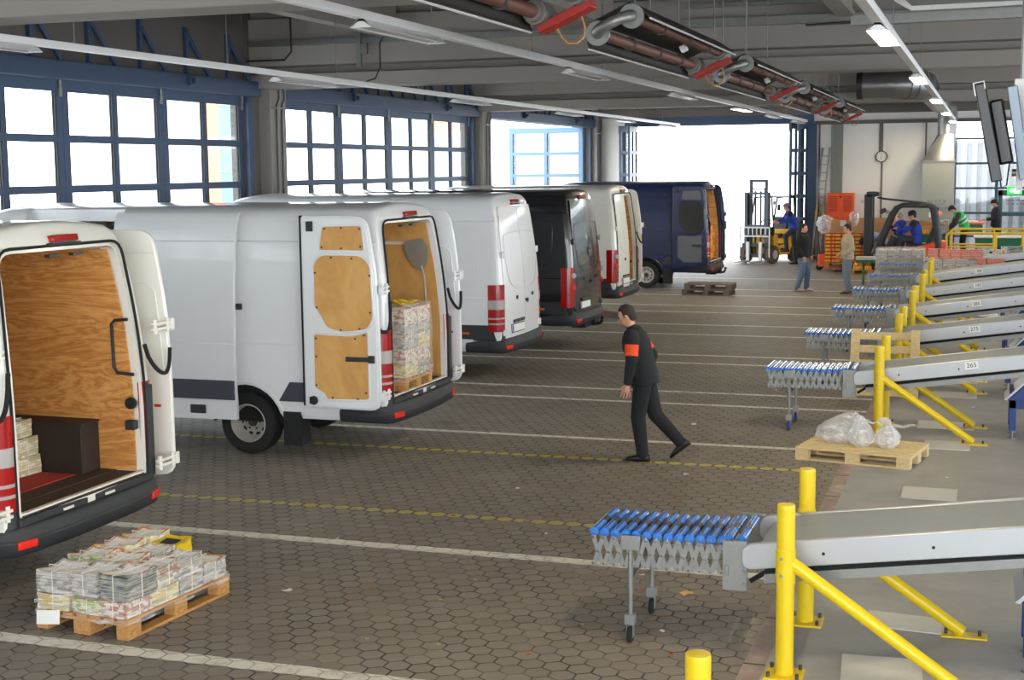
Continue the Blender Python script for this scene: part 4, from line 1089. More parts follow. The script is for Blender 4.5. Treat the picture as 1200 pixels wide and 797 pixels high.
# --- loaded pallet in front of the first van
PX, PY, PR = -5.86, 8.68, R(85)
pa = pallet('wooden_pallet', 'orange-toned pallet carrying strapped magazine bundles in the left foreground', (PX, PY, 0), PR, 'pallet_orange')
mx_ = Matrix.Translation((PX, PY, 0)) @ Matrix.Rotation(PR, 4, 'Z')
def onp(x, y, z): return tuple(mx_ @ V((x, y, z)))
G1 = 'magazine bundles on the foreground pallet'
Z0 = .146
# local x: -.6 is the camera end, +.6 the far end; local y: +.4 is towards the van, -.4 to the right
lower = [(-.45, .25, .29, .28, .11, 'mag_yellow', 'yellow-edged bundle at the lower left corner of the foreground pallet'), (-.45, -.05, .28, .26, .1, 'mag_green', 'low greenish bundle in the middle of the near end of the foreground pallet'),
         (-.45, -.275, .29, .22, .11, 'mag_red', 'cream bundle with red squares at the lower right corner of the foreground pallet'),
         (-.15, .25, .28, .28, .11, 'mag_grey', 'hidden lower bundle behind the yellow corner bundle'), (-.15, -.05, .28, .26, .11, 'mag_dark', 'hidden lower bundle in the middle of the foreground pallet'), (-.15, -.275, .29, .22, .11, 'mag_yellow', 'low yellowish bundle on the right flank of the foreground pallet'),
         (.15, .25, .28, .28, .11, 'mag_mixed', 'lower bundle on the van side of the foreground pallet'), (.15, -.05, .28, .26, .11, 'mag_grey', 'lower inner bundle towards the far end of the foreground pallet'), (.15, -.275, .29, .22, .11, 'mag_grey', 'low pale bundle halfway along the right flank'),
         (.45, .2, .28, .36, .1, 'mag_mixed', 'low bundle under the yellow packet at the far end'), (.45, -.2, .28, .36, .14, 'mag_grey', 'pale bundle under the crumpled film at the far right corner')]
for x, y, lx, ly, h, m, lb in lower: bundle('magazine_bundle', lb, onp(x, y, Z0), PR + R(U(-2, 2)), lx, ly, h, m, group=G1)
upper = [(-.44, .26, .30, .27, .15, 'mag_grey', 'grey bundle with yellow-bordered cover at the upper left front'), (-.42, -.01, .30, .24, .16, 'mag_grey', 'pale grey bundle in the middle of the front row'),
         (-.42, -.275, .30, .24, .17, 'mag_dark', 'dark green bundle with white cover at the right front'), (-.13, .27, .27, .25, .17, 'mag_green', 'bundle with bright green spine on the van side'),
         (-.12, 0, .28, .26, .16, 'mag_red', 'bundle with white cover in the middle of the load'), (-.12, -.27, .28, .24, .15, 'mag_mixed', 'mixed bundle with red cover on the right flank'),
         (.15, .25, .27, .27, .18, 'mag_yellow', 'tall bundle with orange-bordered cover behind the green one'), (.16, -.02, .27, .24, .15, 'mag_grey', 'grey bundle beside the yellow packet'), (.16, -.27, .27, .22, .13, 'mag_grey', 'thin bundle with red-white cover toward the far right'),
         (.42, .22, .24, .26, .19, 'mag_yellow', 'tallest bundle at the far end, next to the bright yellow packet')]
for x, y, lx, ly, h, m, lb in upper: bundle('magazine_bundle', lb, onp(x, y, Z0 + .118), PR + R(U(-4, 4)), lx, ly, h, m, {'mag_dark': 'cover_red', 'mag_mixed': 'cover_red', 'mag_grey': 'cover_plain'}.get(m, 'mag_cover'), G1, wav=.012)
t = thing('yellow_packet', 'bright yellow printed packet lying on the far end of the foreground pallet', 'packet', onp(.42, -.02, .30), PR + R(8), rot=(R(4), R(-4), PR + R(8)))
bundle_mesh(.22, .2, .12, .01).build('stack', ['yellow_paint', 'yellow_paint'], t)
b = MB()
for k in range(3): b.box(-.113, -.108, -.08 + k * .055, -.04 + k * .055, .02, .1)
b.box(-.09, .02, -.06, .06, .128, .131); b.build('print_block', 'black_plastic', t)
wrap('stretch_film', 'clear film wrapped round the magazine load in the left foreground', onp(0, 0, 0), PR, 1.22, .83, .40, 'film', .95, .012, 3, .1, lambda x, y: -.12 * max(0, (x - .2) / .4) - .05 * max(0, -(y) / .4), False)
b = MB().add([(.0, -.1, .02), (-.01, .1, 0), (.0, .1, .1), (.01, -.1, .12), (-.02, .0, .06)], [(0, 1, 4), (1, 2, 4), (2, 3, 4), (3, 0, 4)])
o = b.build('paper_scrap', 'paper', None, 0, onp(-.63, .27, .04), (0, 0, PR)); tag(o, 'white paper sheet hanging over the near left edge of the foreground pallet', 'paper')

# --- goods in the first van
mt = MB().box(-1.9, -.5, -.74, .5, .7205, .727).build('red_mat', 'red_mat', None, 0, (-6.6, 9.22, 0)); tag(mt, 'red mat on the dark floor of the foremost van', 'mat')
t = thing('brown_chest', 'dark brown box standing against the plywood in the foremost van', 'box', (-7.42, 9.86, .722))
MB().box(-.8, .38, -.125, .125, 0, .41).build('chest_body', 'brown_box', t, .006); MB().box(-.81, .39, -.13, .13, .41, .426).build('chest_lid', 'brown_box', t, .004)
for x, y, z, h, lb in ((-7.54, 9.57, .728, .15, 'lower cream paper bundle behind the tail lamp in the foremost van'), (-7.55, 9.57, .88, .15, 'middle cream paper bundle behind the tail lamp'), (-7.60, 9.56, 1.032, .14, 'top cream paper bundle of the stack in the foremost van'), (-7.62, 9.24, .728, .13, 'cream paper bundle nearest the sill of the foremost van')):
    bundle('paper_bundle', lb, (x, y, z), R(U(-6, 6)), .2, .3, h, 'mag_yellow' if False else 'mag_cream', 'paper', 'paper bundles in the foremost van')
# --- wrapped pallet inside the second van
pallet('wooden_pallet', 'dark wooden pallet under the wrapped load inside the second white van', (-6.74, 14.89, .722), 0, 'pallet_orange', 1.2, .8)
G2 = 'wrapped bundles inside the second van'
k = 0
for iz in range(5):
    for iy in range(2):
        for ix in range(4):
            y = 14.89 - .19 + iy * .38; x = -6.74 - .45 + ix * .3
            h = .15; z = .722 + .148 + iz * .155
            lvl = ['bottom', 'second', 'middle', 'fourth', 'top'][iz]; col = ['near', 'far'][iy]; rw = ['innermost', 'second', 'third', 'outermost'][ix]
            bundle('magazine_bundle', 'magazine bundle in the second van, %s layer, %s row, %s from the cab' % (lvl, col, rw), (x, y, z), 0, .285, .37, h,
                   random.choice(['mag_mixed', 'mag_red', 'mag_grey', 'mag_mixed', 'mag_yellow']), 'mag_cover', G2, strap=(iy == 0 or ix == 3))
wrap('stretch_film', 'shiny stretch film round the load inside the second white van', (-6.74, 14.89, .722), 0, 1.22, .82, .96, 'film', .985, .014, 5, .1)
b = MB()
for i in range(14):
    y = 14.75 + i * .035; b.bar((-6.22 + U(-.1, .0), y, 1.67 + U(0, .03)), (-6.37 + U(-.1, .1), y + U(-.1, .1), 1.68 + U(0, .05)), .04, .006)
tag(b.build('yellow_strapping', 'yellow_paint'), 'yellow strips on top of the wrapped load in the second van', 'strapping')
# --- yellow packets in the blue van
G3 = 'orange packets stacked in the dark blue van'
i = 0
for z in range(5):
    for y in range(3):
        bundle('orange_packet', 'orange and yellow packet in the dark blue van, layer %s, %s' % (['one', 'two', 'three', 'four', 'five'][z], ['near side', 'middle', 'far side'][y]), (-7.15 - U(0, .05), 37.5 + y * .33, .725 + z * .18), R(U(-8, 8)), .3, .33, .17, 'carton_print', 'carton_print', G3, 'packet', False)

# --- fresh pallet with three bags at the right
pr = R(-11)
pallet('wooden_pallet', 'fresh pale pallet on the kerb carrying clear plastic bags', (-1.22, 15.72, 0), pr, 'pallet_new', 1.25, .86)
def bag(label, loc, prof, seed, tie=None, sc=(1, 1, 1), rot=(0, 0, 0)):
    rnd = random.Random(seed); n = 26; lo = []
    for r, z, dx, dy in prof:
        lo.append([(dx + r * cos(2 * pi * k / n) * sc[0] * (1 + rnd.uniform(-.1, .1)), dy + r * sin(2 * pi * k / n) * sc[1] * (1 + rnd.uniform(-.1, .1)), z + rnd.uniform(-.012, .012) * (z > .02)) for k in range(n)])
    t = thing('plastic_bag', label, 'bag', loc, 0, None, rot)
    o = MB().loft(lo).build('bag_skin', 'film_bag', t, sharp=25)
    MB().loft([[V((sum(p[0] for p in l) / n, sum(p[1] for p in l) / n, l[0][2])) + (V(p) - V((sum(q[0] for q in l) / n, sum(q[1] for q in l) / n, p[2]))) * .8 for p in l] for l in lo[:-2]]).build('crumpled_film', 'film_white', t, sharp=20)
    if tie: MB().tube(tie, [.03, .02, .012, .014, .01], 8).build('bag_neck', 'film_bag', t)
bag('large slanting clear plastic bag on the left of the fresh pallet', (-1.5, 15.84, .147), [(.13, 0, 0, 0), (.2, .05, 0, 0), (.2, .14, .02, 0), (.16, .22, .06, 0), (.10, .29, .12, 0), (.04, .33, .15, 0)], 3, None, (1.25, .9, 1))
bag('tied clear plastic bag in the middle of the fresh pallet', (-1.23, 15.66, .147), [(.09, 0, 0, 0), (.14, .05, 0, 0), (.145, .12, 0, 0), (.11, .2, 0, 0), (.07, .26, -.01, 0), (.05, .31, -.02, 0), (.03, .33, -.02, 0)], 5, [(.0, 0, .27), (.06, 0, .28), (.12, 0, .25), (.16, 0, .27), (.2, 0, .24)])
bag('knotted clear plastic bag on the right of the fresh pallet', (-.95, 15.63, .147), [(.08, 0, 0, 0), (.13, .05, 0, 0), (.135, .12, 0, 0), (.10, .19, 0, 0), (.05, .235, -.01, 0), (.07, .29, -.03, 0), (.04, .32, -.06, 0)], 8, [(.0, 0, .23), (.08, 0, .245), (.16, 0, .23), (.24, 0, .26), (.3, 0, .255)])
# --- pallet leaning on the yellow post, stack of two dark pallets
t = thing('wooden_pallet', 'pale pallet propped upright behind the second roller conveyor', 'pallet', (-1.27, 19.75, .02), 0, None, (R(-22), 0, 0))
for x in (-.4, .4): MB().box(x - .06, x + .06, -.13, -.105, 0, .95).build('bottom_board', 'pallet_new', t, .003)
b = MB()
for z in (.03, .22, .43, .64, .83): b.box(-.46, .46, -.02, .0, z, z + .11)
b.build('deck_boards', 'pallet_new', t, .003)
for x in (-.4, .4):
    for z in (.0, .42, .83): MB().box(x - .06, x + .06, -.105, -.02, z, z + .12).build('block', 'pallet_new', t, .003)
pallet('wooden_pallet', 'lower weathered pallet of the stack of two by the dark blue van', (-6.62, 35.35, 0), R(-2), 'dirty_pallet', 1.2, .8, None, 'two weathered pallets')
pallet('wooden_pallet', 'upper weathered pallet of the stack of two by the dark blue van', (-6.57, 35.33, .146), R(1), 'dirty_pallet', 1.2, .8, None, 'two weathered pallets')

# ------------------------------------------------------------------ roller conveyors and belt conveyors
def roller_proto():
    r = MB(); r.cyl((0, 0, 0), (0, .62, 0), .009, n=6, mi=2)
    for a, c, mi in ((.02, .25, 0), (.25, .37, 1), (.37, .6, 0)): r.cyl((0, a, 0), (0, c, 0), .031, n=14, mi=mi)
    return r.mesh('roller')
RM = roller_proto()
for q in ('roller_blue', 'roller_black', 'chrome'): RM.materials.append(M[q])
def scissor_mesh(n, dx):
    b = MB()
    for i in range(n):
        x = i * dx
        for s in (0, 1):
            if (i == 0 and s == 0) or (i == n - 1 and s == 1): continue
            y = .0 + s * .008
            b.bar((x, y, -.03), (x + (dx * 1.0 if s else -dx * 1.0) * .9, y, -.215), .006, .026, up=(0, 1, 0)) if False else b.prism([(x - .017, -.02), (x + .017, -.02), (x + (dx if s else -dx) * .9 + .017, -.22), (x + (dx if s else -dx) * .9 - .017, -.22)], 'y', y - .003, y + .003)
        b.cyl((x, -.012, -.03), (x, .012, -.03), .011, n=8, mi=1)
        b.cyl((x + dx / 2, -.014, -.125), (x + dx / 2, .014, -.125), .01, n=8, mi=1)
        b.cyl((x, -.012, -.21), (x, .012, -.21), .009, n=8, mi=1)
    return b.mesh('lattice')
SCM = scissor_mesh(13, .073)
for q in ('galvanised', 'chrome'): SCM.materials.append(M[q])
def roller_conveyor(y0, label):
    """extending roller table feeding the belt; local origin on the floor at its free end"""
    t = thing('roller_conveyor', label, 'roller conveyor', (-2.47, y0 + .33, 0), group='extending roller conveyors')
    zt = .745
    for k in range(13):
        o = bpy.data.objects.new('roller', RM); COL.objects.link(o); o.parent = t; o.location = (k * .073, .015, zt - .018 * sin(pi * k / 12) * .5)
    for y in (.0, .65):
        o = bpy.data.objects.new('scissor_lattice', SCM); COL.objects.link(o); o.parent = t; o.location = (0, y, zt)
    for y in (-.02, .65): MB().box(.2, .33, y, y + .02, zt - .1, zt).build('leg_bracket', 'galvanised', t, .004)
    for y in (-.0, .65):
        b = MB().tube([(.26, y, zt - .06), (.26, y, .17)], .016, 10); b.cyl((.26, y, .34), (.26, y, .52), .021, n=10)
        lg = b.build('leg', 'galvanised', t)
        MB().box(.225, .295, y - .03, y + .03, .13, .2).box(.236, .24, y - .025, y + .025, .04, .15).box(.28, .284, y - .025, y + .025, .04, .15).build('caster_fork', 'galvanised', lg, .004)
        w_ = MB(); w_.lathe([(.0, -.016), (.05, -.016), (.056, 0), (.05, .016), (0, .016)], (.26, y, .057), 'x', 18, closed=False); w_.build('caster_wheel', 'rubber' if y0 < 10 else 'machine_blue', lg)
    MB().bar((.26, 0, .42), (.26, .65, .56), .03, .03).build('cross_brace', 'galvanised', t)
    return t
def belt_conveyor(y0, label, num=None, x1=1.7, fx=0.):
    t = thing('belt_conveyor', label, 'belt conveyor', (-1.5, y0 + .22, 0), group='rising belt conveyors')
    W = .80; sl = .138; L = x1 + 1.5
    for y in (.0, W - .03):
        lp = MB().prism([(-.07, .45), (.09, .45), (.09, .78), (-.07, .78)], 'y', y + .02, y + .05)
        lp.box(-.05, -.03, y + .0, y + .02, .55, .62).cyl((.07, y, .5), (.07, y + .02, .5), .012, n=8).cyl((.07, y, .58), (.07, y + .02, .58), .012, n=8)
        lp.build('end_plate', 'galvanised', t, .003)
        h = .17; zb = .60
        P = rpoly([(.06, zb), (L, zb + sl * L), (L, zb + h + sl * L), (.06, zb + h)], [.07, 0, 0, .07])
        rl = MB().prism(P, 'y', y - .012, y + .03).build('side_rail', 'aluminium', t, .006)
        b = MB()
        for x in (.34, .58, 1.25, 2.0): b.cyl((x, y - .014, zb + .07 + sl * x), (x, y - .01, zb + .07 + sl * x), .011, n=8)
        b.build('rail_bolt', 'rubber', rl)
    MB().prism([(.16, .735), (.35, .757 + sl * .35), (L, .757 + sl * L), (L, .71 + sl * L), (.16, .71)], 'y', .03, W - .03).cyl((.17, .03, .71), (.17, W - .03, .71), .026).build('belt', 'belt', t)
    MB().prism([(.2, .515), (L, .515 + sl * L), (L, .575 + sl * L), (.2, .575)], 'y', .02, W - .05).build('under_channel', 'galvanised', t); MB().prism([(.2, .575), (L, .575 + sl * L), (L, .62 + sl * L), (.2, .62)], 'y', .06, W - .06).build('gap_shade_strip', 'rubber', t)  # black strip puts the shaded gap above the channel into colour
    MB().bar((.1, .1, .5), (.28, .1, .62), .02, .03).build('channel_stay', 'rubber', t)
    for k in range(2):
        o = bpy.data.objects.new('roller', RM); COL.objects.link(o); o.parent = t; o.location = (-.045 + k * .085, .09, .765)
    if num:
        x = 1.39; z = .70 + sl * x
        p = MB().box(-.075, .075, -.004, .0, -.045, .045).build('number_plate', 'sign_white', t, 0, (x, -.013, z), (0, -math.atan(sl), 0))
        text('number', num, .075, 'black_plastic', p, (0, -.005, 0), (R(90), 0, 0))
    # blue foot of the machine carrying the belt
    b = MB().box(fx + 1.82, fx + 1.9, .25, .33, .1, .5).box(fx + 1.82, fx + 1.9, .66, .74, .1, .5).box(fx + 1.82, L, .25, .74, .36, .58).prism([(fx + 1.8, .46), (fx + 2.1, .76), (L, .80), (L, .46)], 'y', .22, .78)
    b.build('machine_stand', 'machine_blue', t, .006)
    b = MB()
    for y in (.29, .70): MB().cyl((fx + 1.86, y, 0), (fx + 1.86, y, .12), .014, n=8).cyl((fx + 1.86, y, 0), (fx + 1.86, y, .015), .05, n=12).build('levelling_foot', 'galvanised', t)
    MB().prism([(fx + 1.79, .465), (fx + 2.095, .77), (fx + 2.07, .78), (fx + 1.76, .47)], 'y', .2, .8).build('stand_cover', 'aluminium', t)
    return t
C0 = [(8.70, None, 'nearest'), (16.8, '265', 'second'), (20.62, '275', 'third'), (24.45, '285', 'fourth'), (28.3, '295', 'fifth'), (32.1, '305', 'sixth'), (35.95, None, 'farthest')]
for y0, num, w_ in C0:
    extra = ' marked ' + num if num else (' at the bottom right corner' if w_ == 'nearest' else ' behind the salmon-coloured boxes')
    roller_conveyor(y0, '%s blue roller conveyor on caster legs at the end of the belt%s' % (w_, extra if num else ''))
    belt_conveyor(y0, '%s rising aluminium belt conveyor%s' % (w_, extra), num, 2.6 if w_ != 'nearest' else 1.9, 0 if w_ != 'nearest' else -.02)

# ------------------------------------------------------------------ yellow guard posts
def guard_post(y, label, brace=True, h=1.11):
    t = thing('guard_post', label, 'guard post', (-1.13, y, 0), group='yellow guard posts')
    MB().cyl((0, 0, .01), (0, 0, h - .02), .057, n=24).build('post', 'yellow_paint', t)
    MB().lathe([(.057, h - .022), (.055, h - .004), (.03, h), (0, h)], (0, 0, 0), 'z', 24, closed=False).build('post_cap', 'yellow_paint', t)
    MB().box(-.12, .12, -.12, .12, 0, .014).build('base_plate', 'yellow_paint', t, .003)
    b = MB()
    for x in (-.09, .09):
        for yy in (-.09, .09): b.cyl((x, yy, .014), (x, yy, .045), .012, n=8)
    b.build('anchor_bolt', 'steel_dark', t)
    if brace:
        c = MB().cyl((0, 0, .60), (0, 0, .82), .063, n=24); c.build('collar', 'yellow_paint', t)
        b = MB()
        for z in (.66, .77): b.cyl((-.02, -.07, z), (-.02, -.055, z), .011, n=8)
        b.build('collar_bolt', 'galvanised', t)
        br = MB().cyl((.04, 0, .73), (1.06, 0, .03), .042, n=18).build('brace', 'yellow_paint', t)
        MB().box(.92, 1.22, -.06, .06, 0, .014).build('foot_plate', 'yellow_paint', br, .003)
        b = MB()
        for x in (.95, 1.17): b.cyl((x, 0, .014), (x, 0, .05), .012, n=8)
        b.build('anchor_bolt', 'steel_dark', br)
guard_post(5.85, 'lone yellow post top at the bottom edge of the picture')
for y0, num, w_ in C0[:6]:
    guard_post(y0, 'yellow braced post on the near side of the %s belt conveyor' % w_)
    guard_post(y0 + 1.1, 'yellow braced post on the far side of the %s belt conveyor' % w_)
# ------------------------------------------------------------------ flat steel cover plates
for k, (x, y, sx, sy, rz, lb) in enumerate([(-.55, 8.95, .5, .5, 4, 'steel cover plate in the bottom right corner'), (-.46, 9.98, .56, .34, -6, 'steel cover plate under the nearest belt conveyor'), (-.45, 14.1, .52, .5, 0, 'steel cover plate between the fresh pallet and the nearest conveyor'),
        (-.35, 16.65, .5, .5, 0, 'steel cover plate below the second belt conveyor, near brace'), (-.4, 17.95, .66, .5, 0, 'steel cover plate below the second belt conveyor, far brace'), (-.35, 20.4, .6, .5, 0, 'steel cover plate below the third belt conveyor, near brace'), (-.35, 21.8, .6, .5, 0, 'steel cover plate below the third belt conveyor, far brace')]):
    o = MB().box(-sx / 2, sx / 2, -sy / 2, sy / 2, 0, .012).build('floor_plate', 'steel_plate', None, .003, (x, y, 0), (0, 0, R(rz))); tag(o, lb, 'cover plate', 'flat steel cover plates')
# ------------------------------------------------------------------ litter
G4 = 'dry leaves lying about on the paving'
LM = []
for k in range(3):
    b = MB(); n = 10; b.add([(0, 0, .012)] + [(cos(2 * pi * i / n) * (.05 if i % 2 else .026) * U(.7, 1.1), sin(2 * pi * i / n) * (.042 if i % 2 else .024), U(.003, .02)) for i in range(n)], [(0, 1 + i, 1 + (i + 1) % n) for i in range(n)])
    me = b.mesh('leaf', 80); me.materials.append(M['leaf'] if k else M['leaf_pale']); LM.append(me)
def leaf_at(x, y, sc, lb, grp):
    o = bpy.data.objects.new('dry_leaf', random.choice(LM)); COL.objects.link(o); o.location = (x, y, .001); o.rotation_euler = (0, 0, U(0, 6)); o.scale = (sc,) * 3; tag(o, lb, 'leaf', grp)
leaf_at(-2.05, 10.18, 1.5, 'large orange maple leaf between the white line and the nearest roller conveyor', None)
for k in range(46):
    x, y = U(-5.2, -1.6), U(7.0, 15.5)
    if -6.6 < x < -5.2 and y < 9.6: continue
    leaf_at(x, y, U(.35, .75), 'small dry brown leaf on the stone paving', G4)
SM = []
for k in range(2):
    b = MB(); n = 8; b.add([(0, 0, .012)] + [(cos(2 * pi * i / n) * U(.03, .06), sin(2 * pi * i / n) * U(.02, .04), U(.002, .02)) for i in range(n)], [(0, 1 + i, 1 + (i + 1) % n) for i in range(n)])
    me = b.mesh('scrap', 80); me.materials.append(M['paper']); SM.append(me)
for k, (x, y) in enumerate([(-2.05, 9.3), (-.3, 14.9), (-.45, 16.1), (-2.5, 10.6), (-3.4, 17.2), (-2.8, 20.2), (-5.3, 10.9), (-5.0, 9.4), (-3.6, 11.6), (-4.4, 13.2), (-3.1, 24), (-.1, 19.4), (-1.9, 12.2), (-2.9, 14.3)]):
    o = bpy.data.objects.new('paper_scrap', SM[k % 2]); COL.objects.link(o); o.location = (x, y, .001); o.rotation_euler = (0, 0, U(0, 6)); o.scale = (U(.5, 1.1),) * 3
    tag(o, 'small white scrap of paper lying on the floor', 'paper', 'paper scraps on the floor')
b = MB(); n = 12; b.add([(0, 0, .03)] + [(cos(2 * pi * i / n) * U(.2, .32), sin(2 * pi * i / n) * U(.1, .18), U(.004, .04)) for i in range(n)], [(0, 1 + i, 1 + (i + 1) % n) for i in range(n)])
o = b.build('plastic_sheet', 'film_white', None, 0, (-6.75, 19.55, .002)); tag(o, 'crumpled white sheet on the floor behind the second white van', 'sheet')
# ------------------------------------------------------------------ forklifts
def forklift_yellow():
    """local: forks towards -y, floor at z = 0"""
    t = thing('forklift', 'yellow forklift with tall dark mast and white load guard in the back gate', 'forklift', (-7.2, 47.25, 0), R(-22))
    b = MB()
    for s in (-1, 1): b.box(s * .40 - .06, s * .40 + .06, -.12, .02, .1, 2.36)
    b.box(-.4, .4, -.1, .0, 2.28, 2.36).box(-.4, .4, -.1, 0, 1.2, 1.28).box(-.4, .4, -.08, 0, .25, .33)
    b.build('outer_mast', 'fork_mast', t, .008)
    b = MB()
    for s in (-1, 1): b.box(s * .29 - .04, s * .29 + .04, -.02, .08, .3, 2.78)
    b.box(-.3, .3, 0, .06, 2.68, 2.78).box(-.3, .3, 0, .05, 2.45, 2.5)
    b.build('inner_mast', 'fork_mast', t, .008)
    MB().cyl((.1, .0, .3), (.1, 0, 2.4), .035).cyl((-.1, 0, .3), (-.1, 0, 2.4), .035).tube([(-.2, .05, 2.5), (-.2, .05, .8)], .012, 6).tube([(.2, .05, 2.5), (.2, .05, .8)], .012, 6).build('lift_chain', 'steel_dark', t)
    b = MB()
    for k in range(8):
        x = -.56 + k * 1.12 / 7; b.box(x - .02, x + .02, -.22, -.19, .95 if 0 < k < 7 else .22, 1.2)
    b.box(-.58, .58, -.22, -.19, 1.17, 1.22).box(-.58, .58, -.22, -.19, .88, .93)
    b.build('load_guard', 'fork_white', t, .004)
    MB().box(-.5, .5, -.18, -.13, .55, .67).box(-.5, .5, -.18, -.13, .2, .3).build('fork_carriage', 'fork_dark', t, .006)
    for s in (-.24, .24): MB().box(s - .06, s + .06, -.26, -.2, .06, .72).box(s - .06, s + .06, -1.0, -.2, .06, .1).build('fork_tine', 'fork_white', t, .006)
    MB().prism(rpoly([(.15, .25), (1.75, .25), (1.85, .5), (1.8, 1.05), (1.2, 1.1), (1.1, .62), (.5, .55), (.45, .95), (.2, .95)], .06), 'x', -.5, .5).build('chassis', 'fork_yellow', t, .02)
    MB().box(-.44, .44, .5, 1.15, .56, .62).box(-.51, .51, .6, 1.1, .4, .48).build('step_tread', 'fork_dark', t, .01)
    MB().box(-.28, .28, 1.0, 1.5, .8, .95).prism([(1.42, .9), (1.55, .9), (1.65, 1.5), (1.52, 1.5)], 'x', -.26, .26).build('driver_seat', 'fork_dark', t, .04)
    MB().box(-.4, .4, .18, .42, .95, 1.2).build('dashboard', 'fork_dark', t, .03)
    MB().tube([(.19 * cos(a), .52 + .12 * sin(a), 1.32 + .12 * sin(a)) for a in [2 * pi * k / 16 for k in range(16)]], .016, 6, 0, True).bar((0, .4, 1.15), (0, .52, 1.3), .03, .03).build('steering_wheel', 'fork_dark', t)
    b = MB()
    for s in (-1, 1): b.tube([(s * .46, .2, .9), (s * .44, .25, 1.3), (s * .43, .5, 2.16), (s * .43, 1.6, 2.2), (s * .43, 1.78, 1.1)], .03, 8)
    for k in range(6): b.box(-.43, .43, .55 + k * .2, .6 + k * .2, 2.16, 2.2)
    b.build('overhead_guard', 'fork_dark', t)
    for s, y, r in ((-1, .1, .3), (1, .1, .3), (-1, 1.5, .26), (1, 1.5, .26)):
        w_ = MB(); w_.lathe([(0, -.1), (r * .6, -.1), (r * .95, -.1), (r, -.06), (r, .06), (r * .95, .1), (r * .6, .1), (0, .1)], (0, 0, 0), 'x', 24, closed=False)
        o = w_.build('wheel', 'rubber_brown', t, 0, (s * .5, y, r)); MB().cyl((s * .09, 0, 0), (s * .112, 0, 0), r * .5, n=16).build('wheel_hub', 'fork_white', o)
    for s in (-1, 1): MB().box(-.06, .06, -.03, .03, -.06, .06).cyl((0, -.05, 0), (0, -.03, 0), .05).build('work_lamp', 'fork_white', t, .01, (s * .46, .3, 2.0))
    MB().box(-.05, .05, -.02, .02, -.1, .1).build('wing_mirror', 'fork_dark', t, .01, (.58, .35, 1.85))
    return t
mat('rubber_brown', '#5d5147', .85, 0, .2, 9)
forklift_yellow()
def forklift_red():
    t = thing('forklift', 'black and red forklift seen from the side with a seated driver', 'forklift', (-2.58, 43.3, 0), R(-90))
    b = MB()
    for s in (-1, 1): b.box(s * .33 - .07, s * .33 + .07, -.84, -.6, .1, 2.36)
    b.box(-.4, .4, -.78, -.52, 2.28, 2.43).box(-.4, .4, -.74, -.6, .3, .4).box(-.4, .4, -.56, -.42, 2.3, 2.42)
    b.build('mast', 'fork_dark', t, .015)
    MB().cyl((0, -.68, .3), (0, -.68, 2.3), .05).build('lift_cylinder', 'fork_dark', t)
    for s in (-.22, .22): MB().box(s - .06, s + .06, -.84, -.79, .06, .7).box(s - .06, s + .06, -1.7, -.79, .05, .09).build('fork_tine', 'fork_dark', t, .006)
    b = MB()
    for s in (-1, 1):
        P = [(s * .45, -.52, .6), (s * .45, -.42, .85), (s * .43, -.05, 1.75), (s * .42, .08, 1.95), (s * .41, .25, 2.03), (s * .41, 1.0, 2.03), (s * .42, 1.12, 1.93), (s * .44, 1.25, 1.2), (s * .45, 1.3, .7)]
        b.tube(P, [.11, .11, .085, .08, .07, .07, .095, .105, .11], 10)
    for k in range(5): b.box(-.41, .41, .26 + k * .17, .34 + k * .17, 2.0, 2.06)
    b.build('cab_frame', 'fork_dark', t)
    b = MB().tube([(-.25, .9, 2.09), (-.25, -.3, 2.22), (-.25, -.48, 2.26)], .022, 8).tube([(.25, .9, 2.09), (.25, -.3, 2.22), (.25, -.48, 2.26)], .022, 8)
    b.build('tilt_cylinder', 'fork_dark', t)
    MB().prism(rpoly([(-.55, .25), (1.35, .25), (1.5, .45), (1.48, .98), (1.3, 1.0), (.6, .8), (.1, .62), (-.3, .62), (-.55, .75)], .06), 'x', -.5, .5).build('chassis', 'linde_red', t, .03)
    MB().prism(rpoly([(.35, .82), (1.0, .82), (1.05, .9), (.4, .96)], .03), 'x', -.26, .26).prism(rpoly([(.92, .9), (1.06, .9), (1.22, 1.42), (1.12, 1.46)], .04), 'x', -.25, .25).build('driver_seat', 'fork_dark', t, .03)
    MB().prism(rpoly([(-.3, .6), (-.1, .6), (.1, 1.1), (-.06, 1.16)], .04), 'x', -.3, .3).build('dashboard', 'fork_dark', t, .02)
    MB().tube([(.17 * cos(a), .18 + .1 * sin(a), 1.28 + .14 * sin(a)) for a in [2 * pi * k / 16 for k in range(16)]], .015, 6, 0, True).bar((0, .05, 1.1), (0, .18, 1.28), .03, .03).build('steering_wheel', 'fork_dark', t)
    for s, y, r in ((-1, -.28, .33), (1, -.28, .33), (-1, 1.05, .27), (1, 1.05, .27)):
        w_ = MB(); w_.lathe([(0, -.1), (r * .6, -.1), (r * .95, -.1), (r, -.06), (r, .06), (r * .95, .1), (r * .6, .1), (0, .1)], (0, 0, 0), 'x', 24, closed=False)
        o = w_.build('wheel', 'rubber', t, 0, (s * .5, y, r)); MB().cyl((s * .09, 0, 0), (s * .112, 0, 0), r * .5, n=16).build('wheel_hub', 'linde_red', o)
    for s in (-1, 1): MB().ball((s * .5, -.32, 1.86), .075, 12, 8, sc=(1, .8, 1)).tube([(s * .5, -.28, 1.86), (s * .45, -.12, 1.8)], .014, 6).build('work_lamp', 'fork_dark', t)
    for s in (-1, 1): MB().cyl((s * .5, -.385, 1.86), (s * .5, -.37, 1.86), .062, n=14).build('lamp_glass', 'clear_lens', t)
    MB().box(-.3, -.2, 1.18, 1.26, 1.88, 1.95).build('rear_lamp', 'fork_dark', t, .01); MB().cyl((-.25, 1.26, 1.78), (-.25, 1.32, 1.78), .04).build('beacon', 'beacon', t)
    return t
forklift_red()
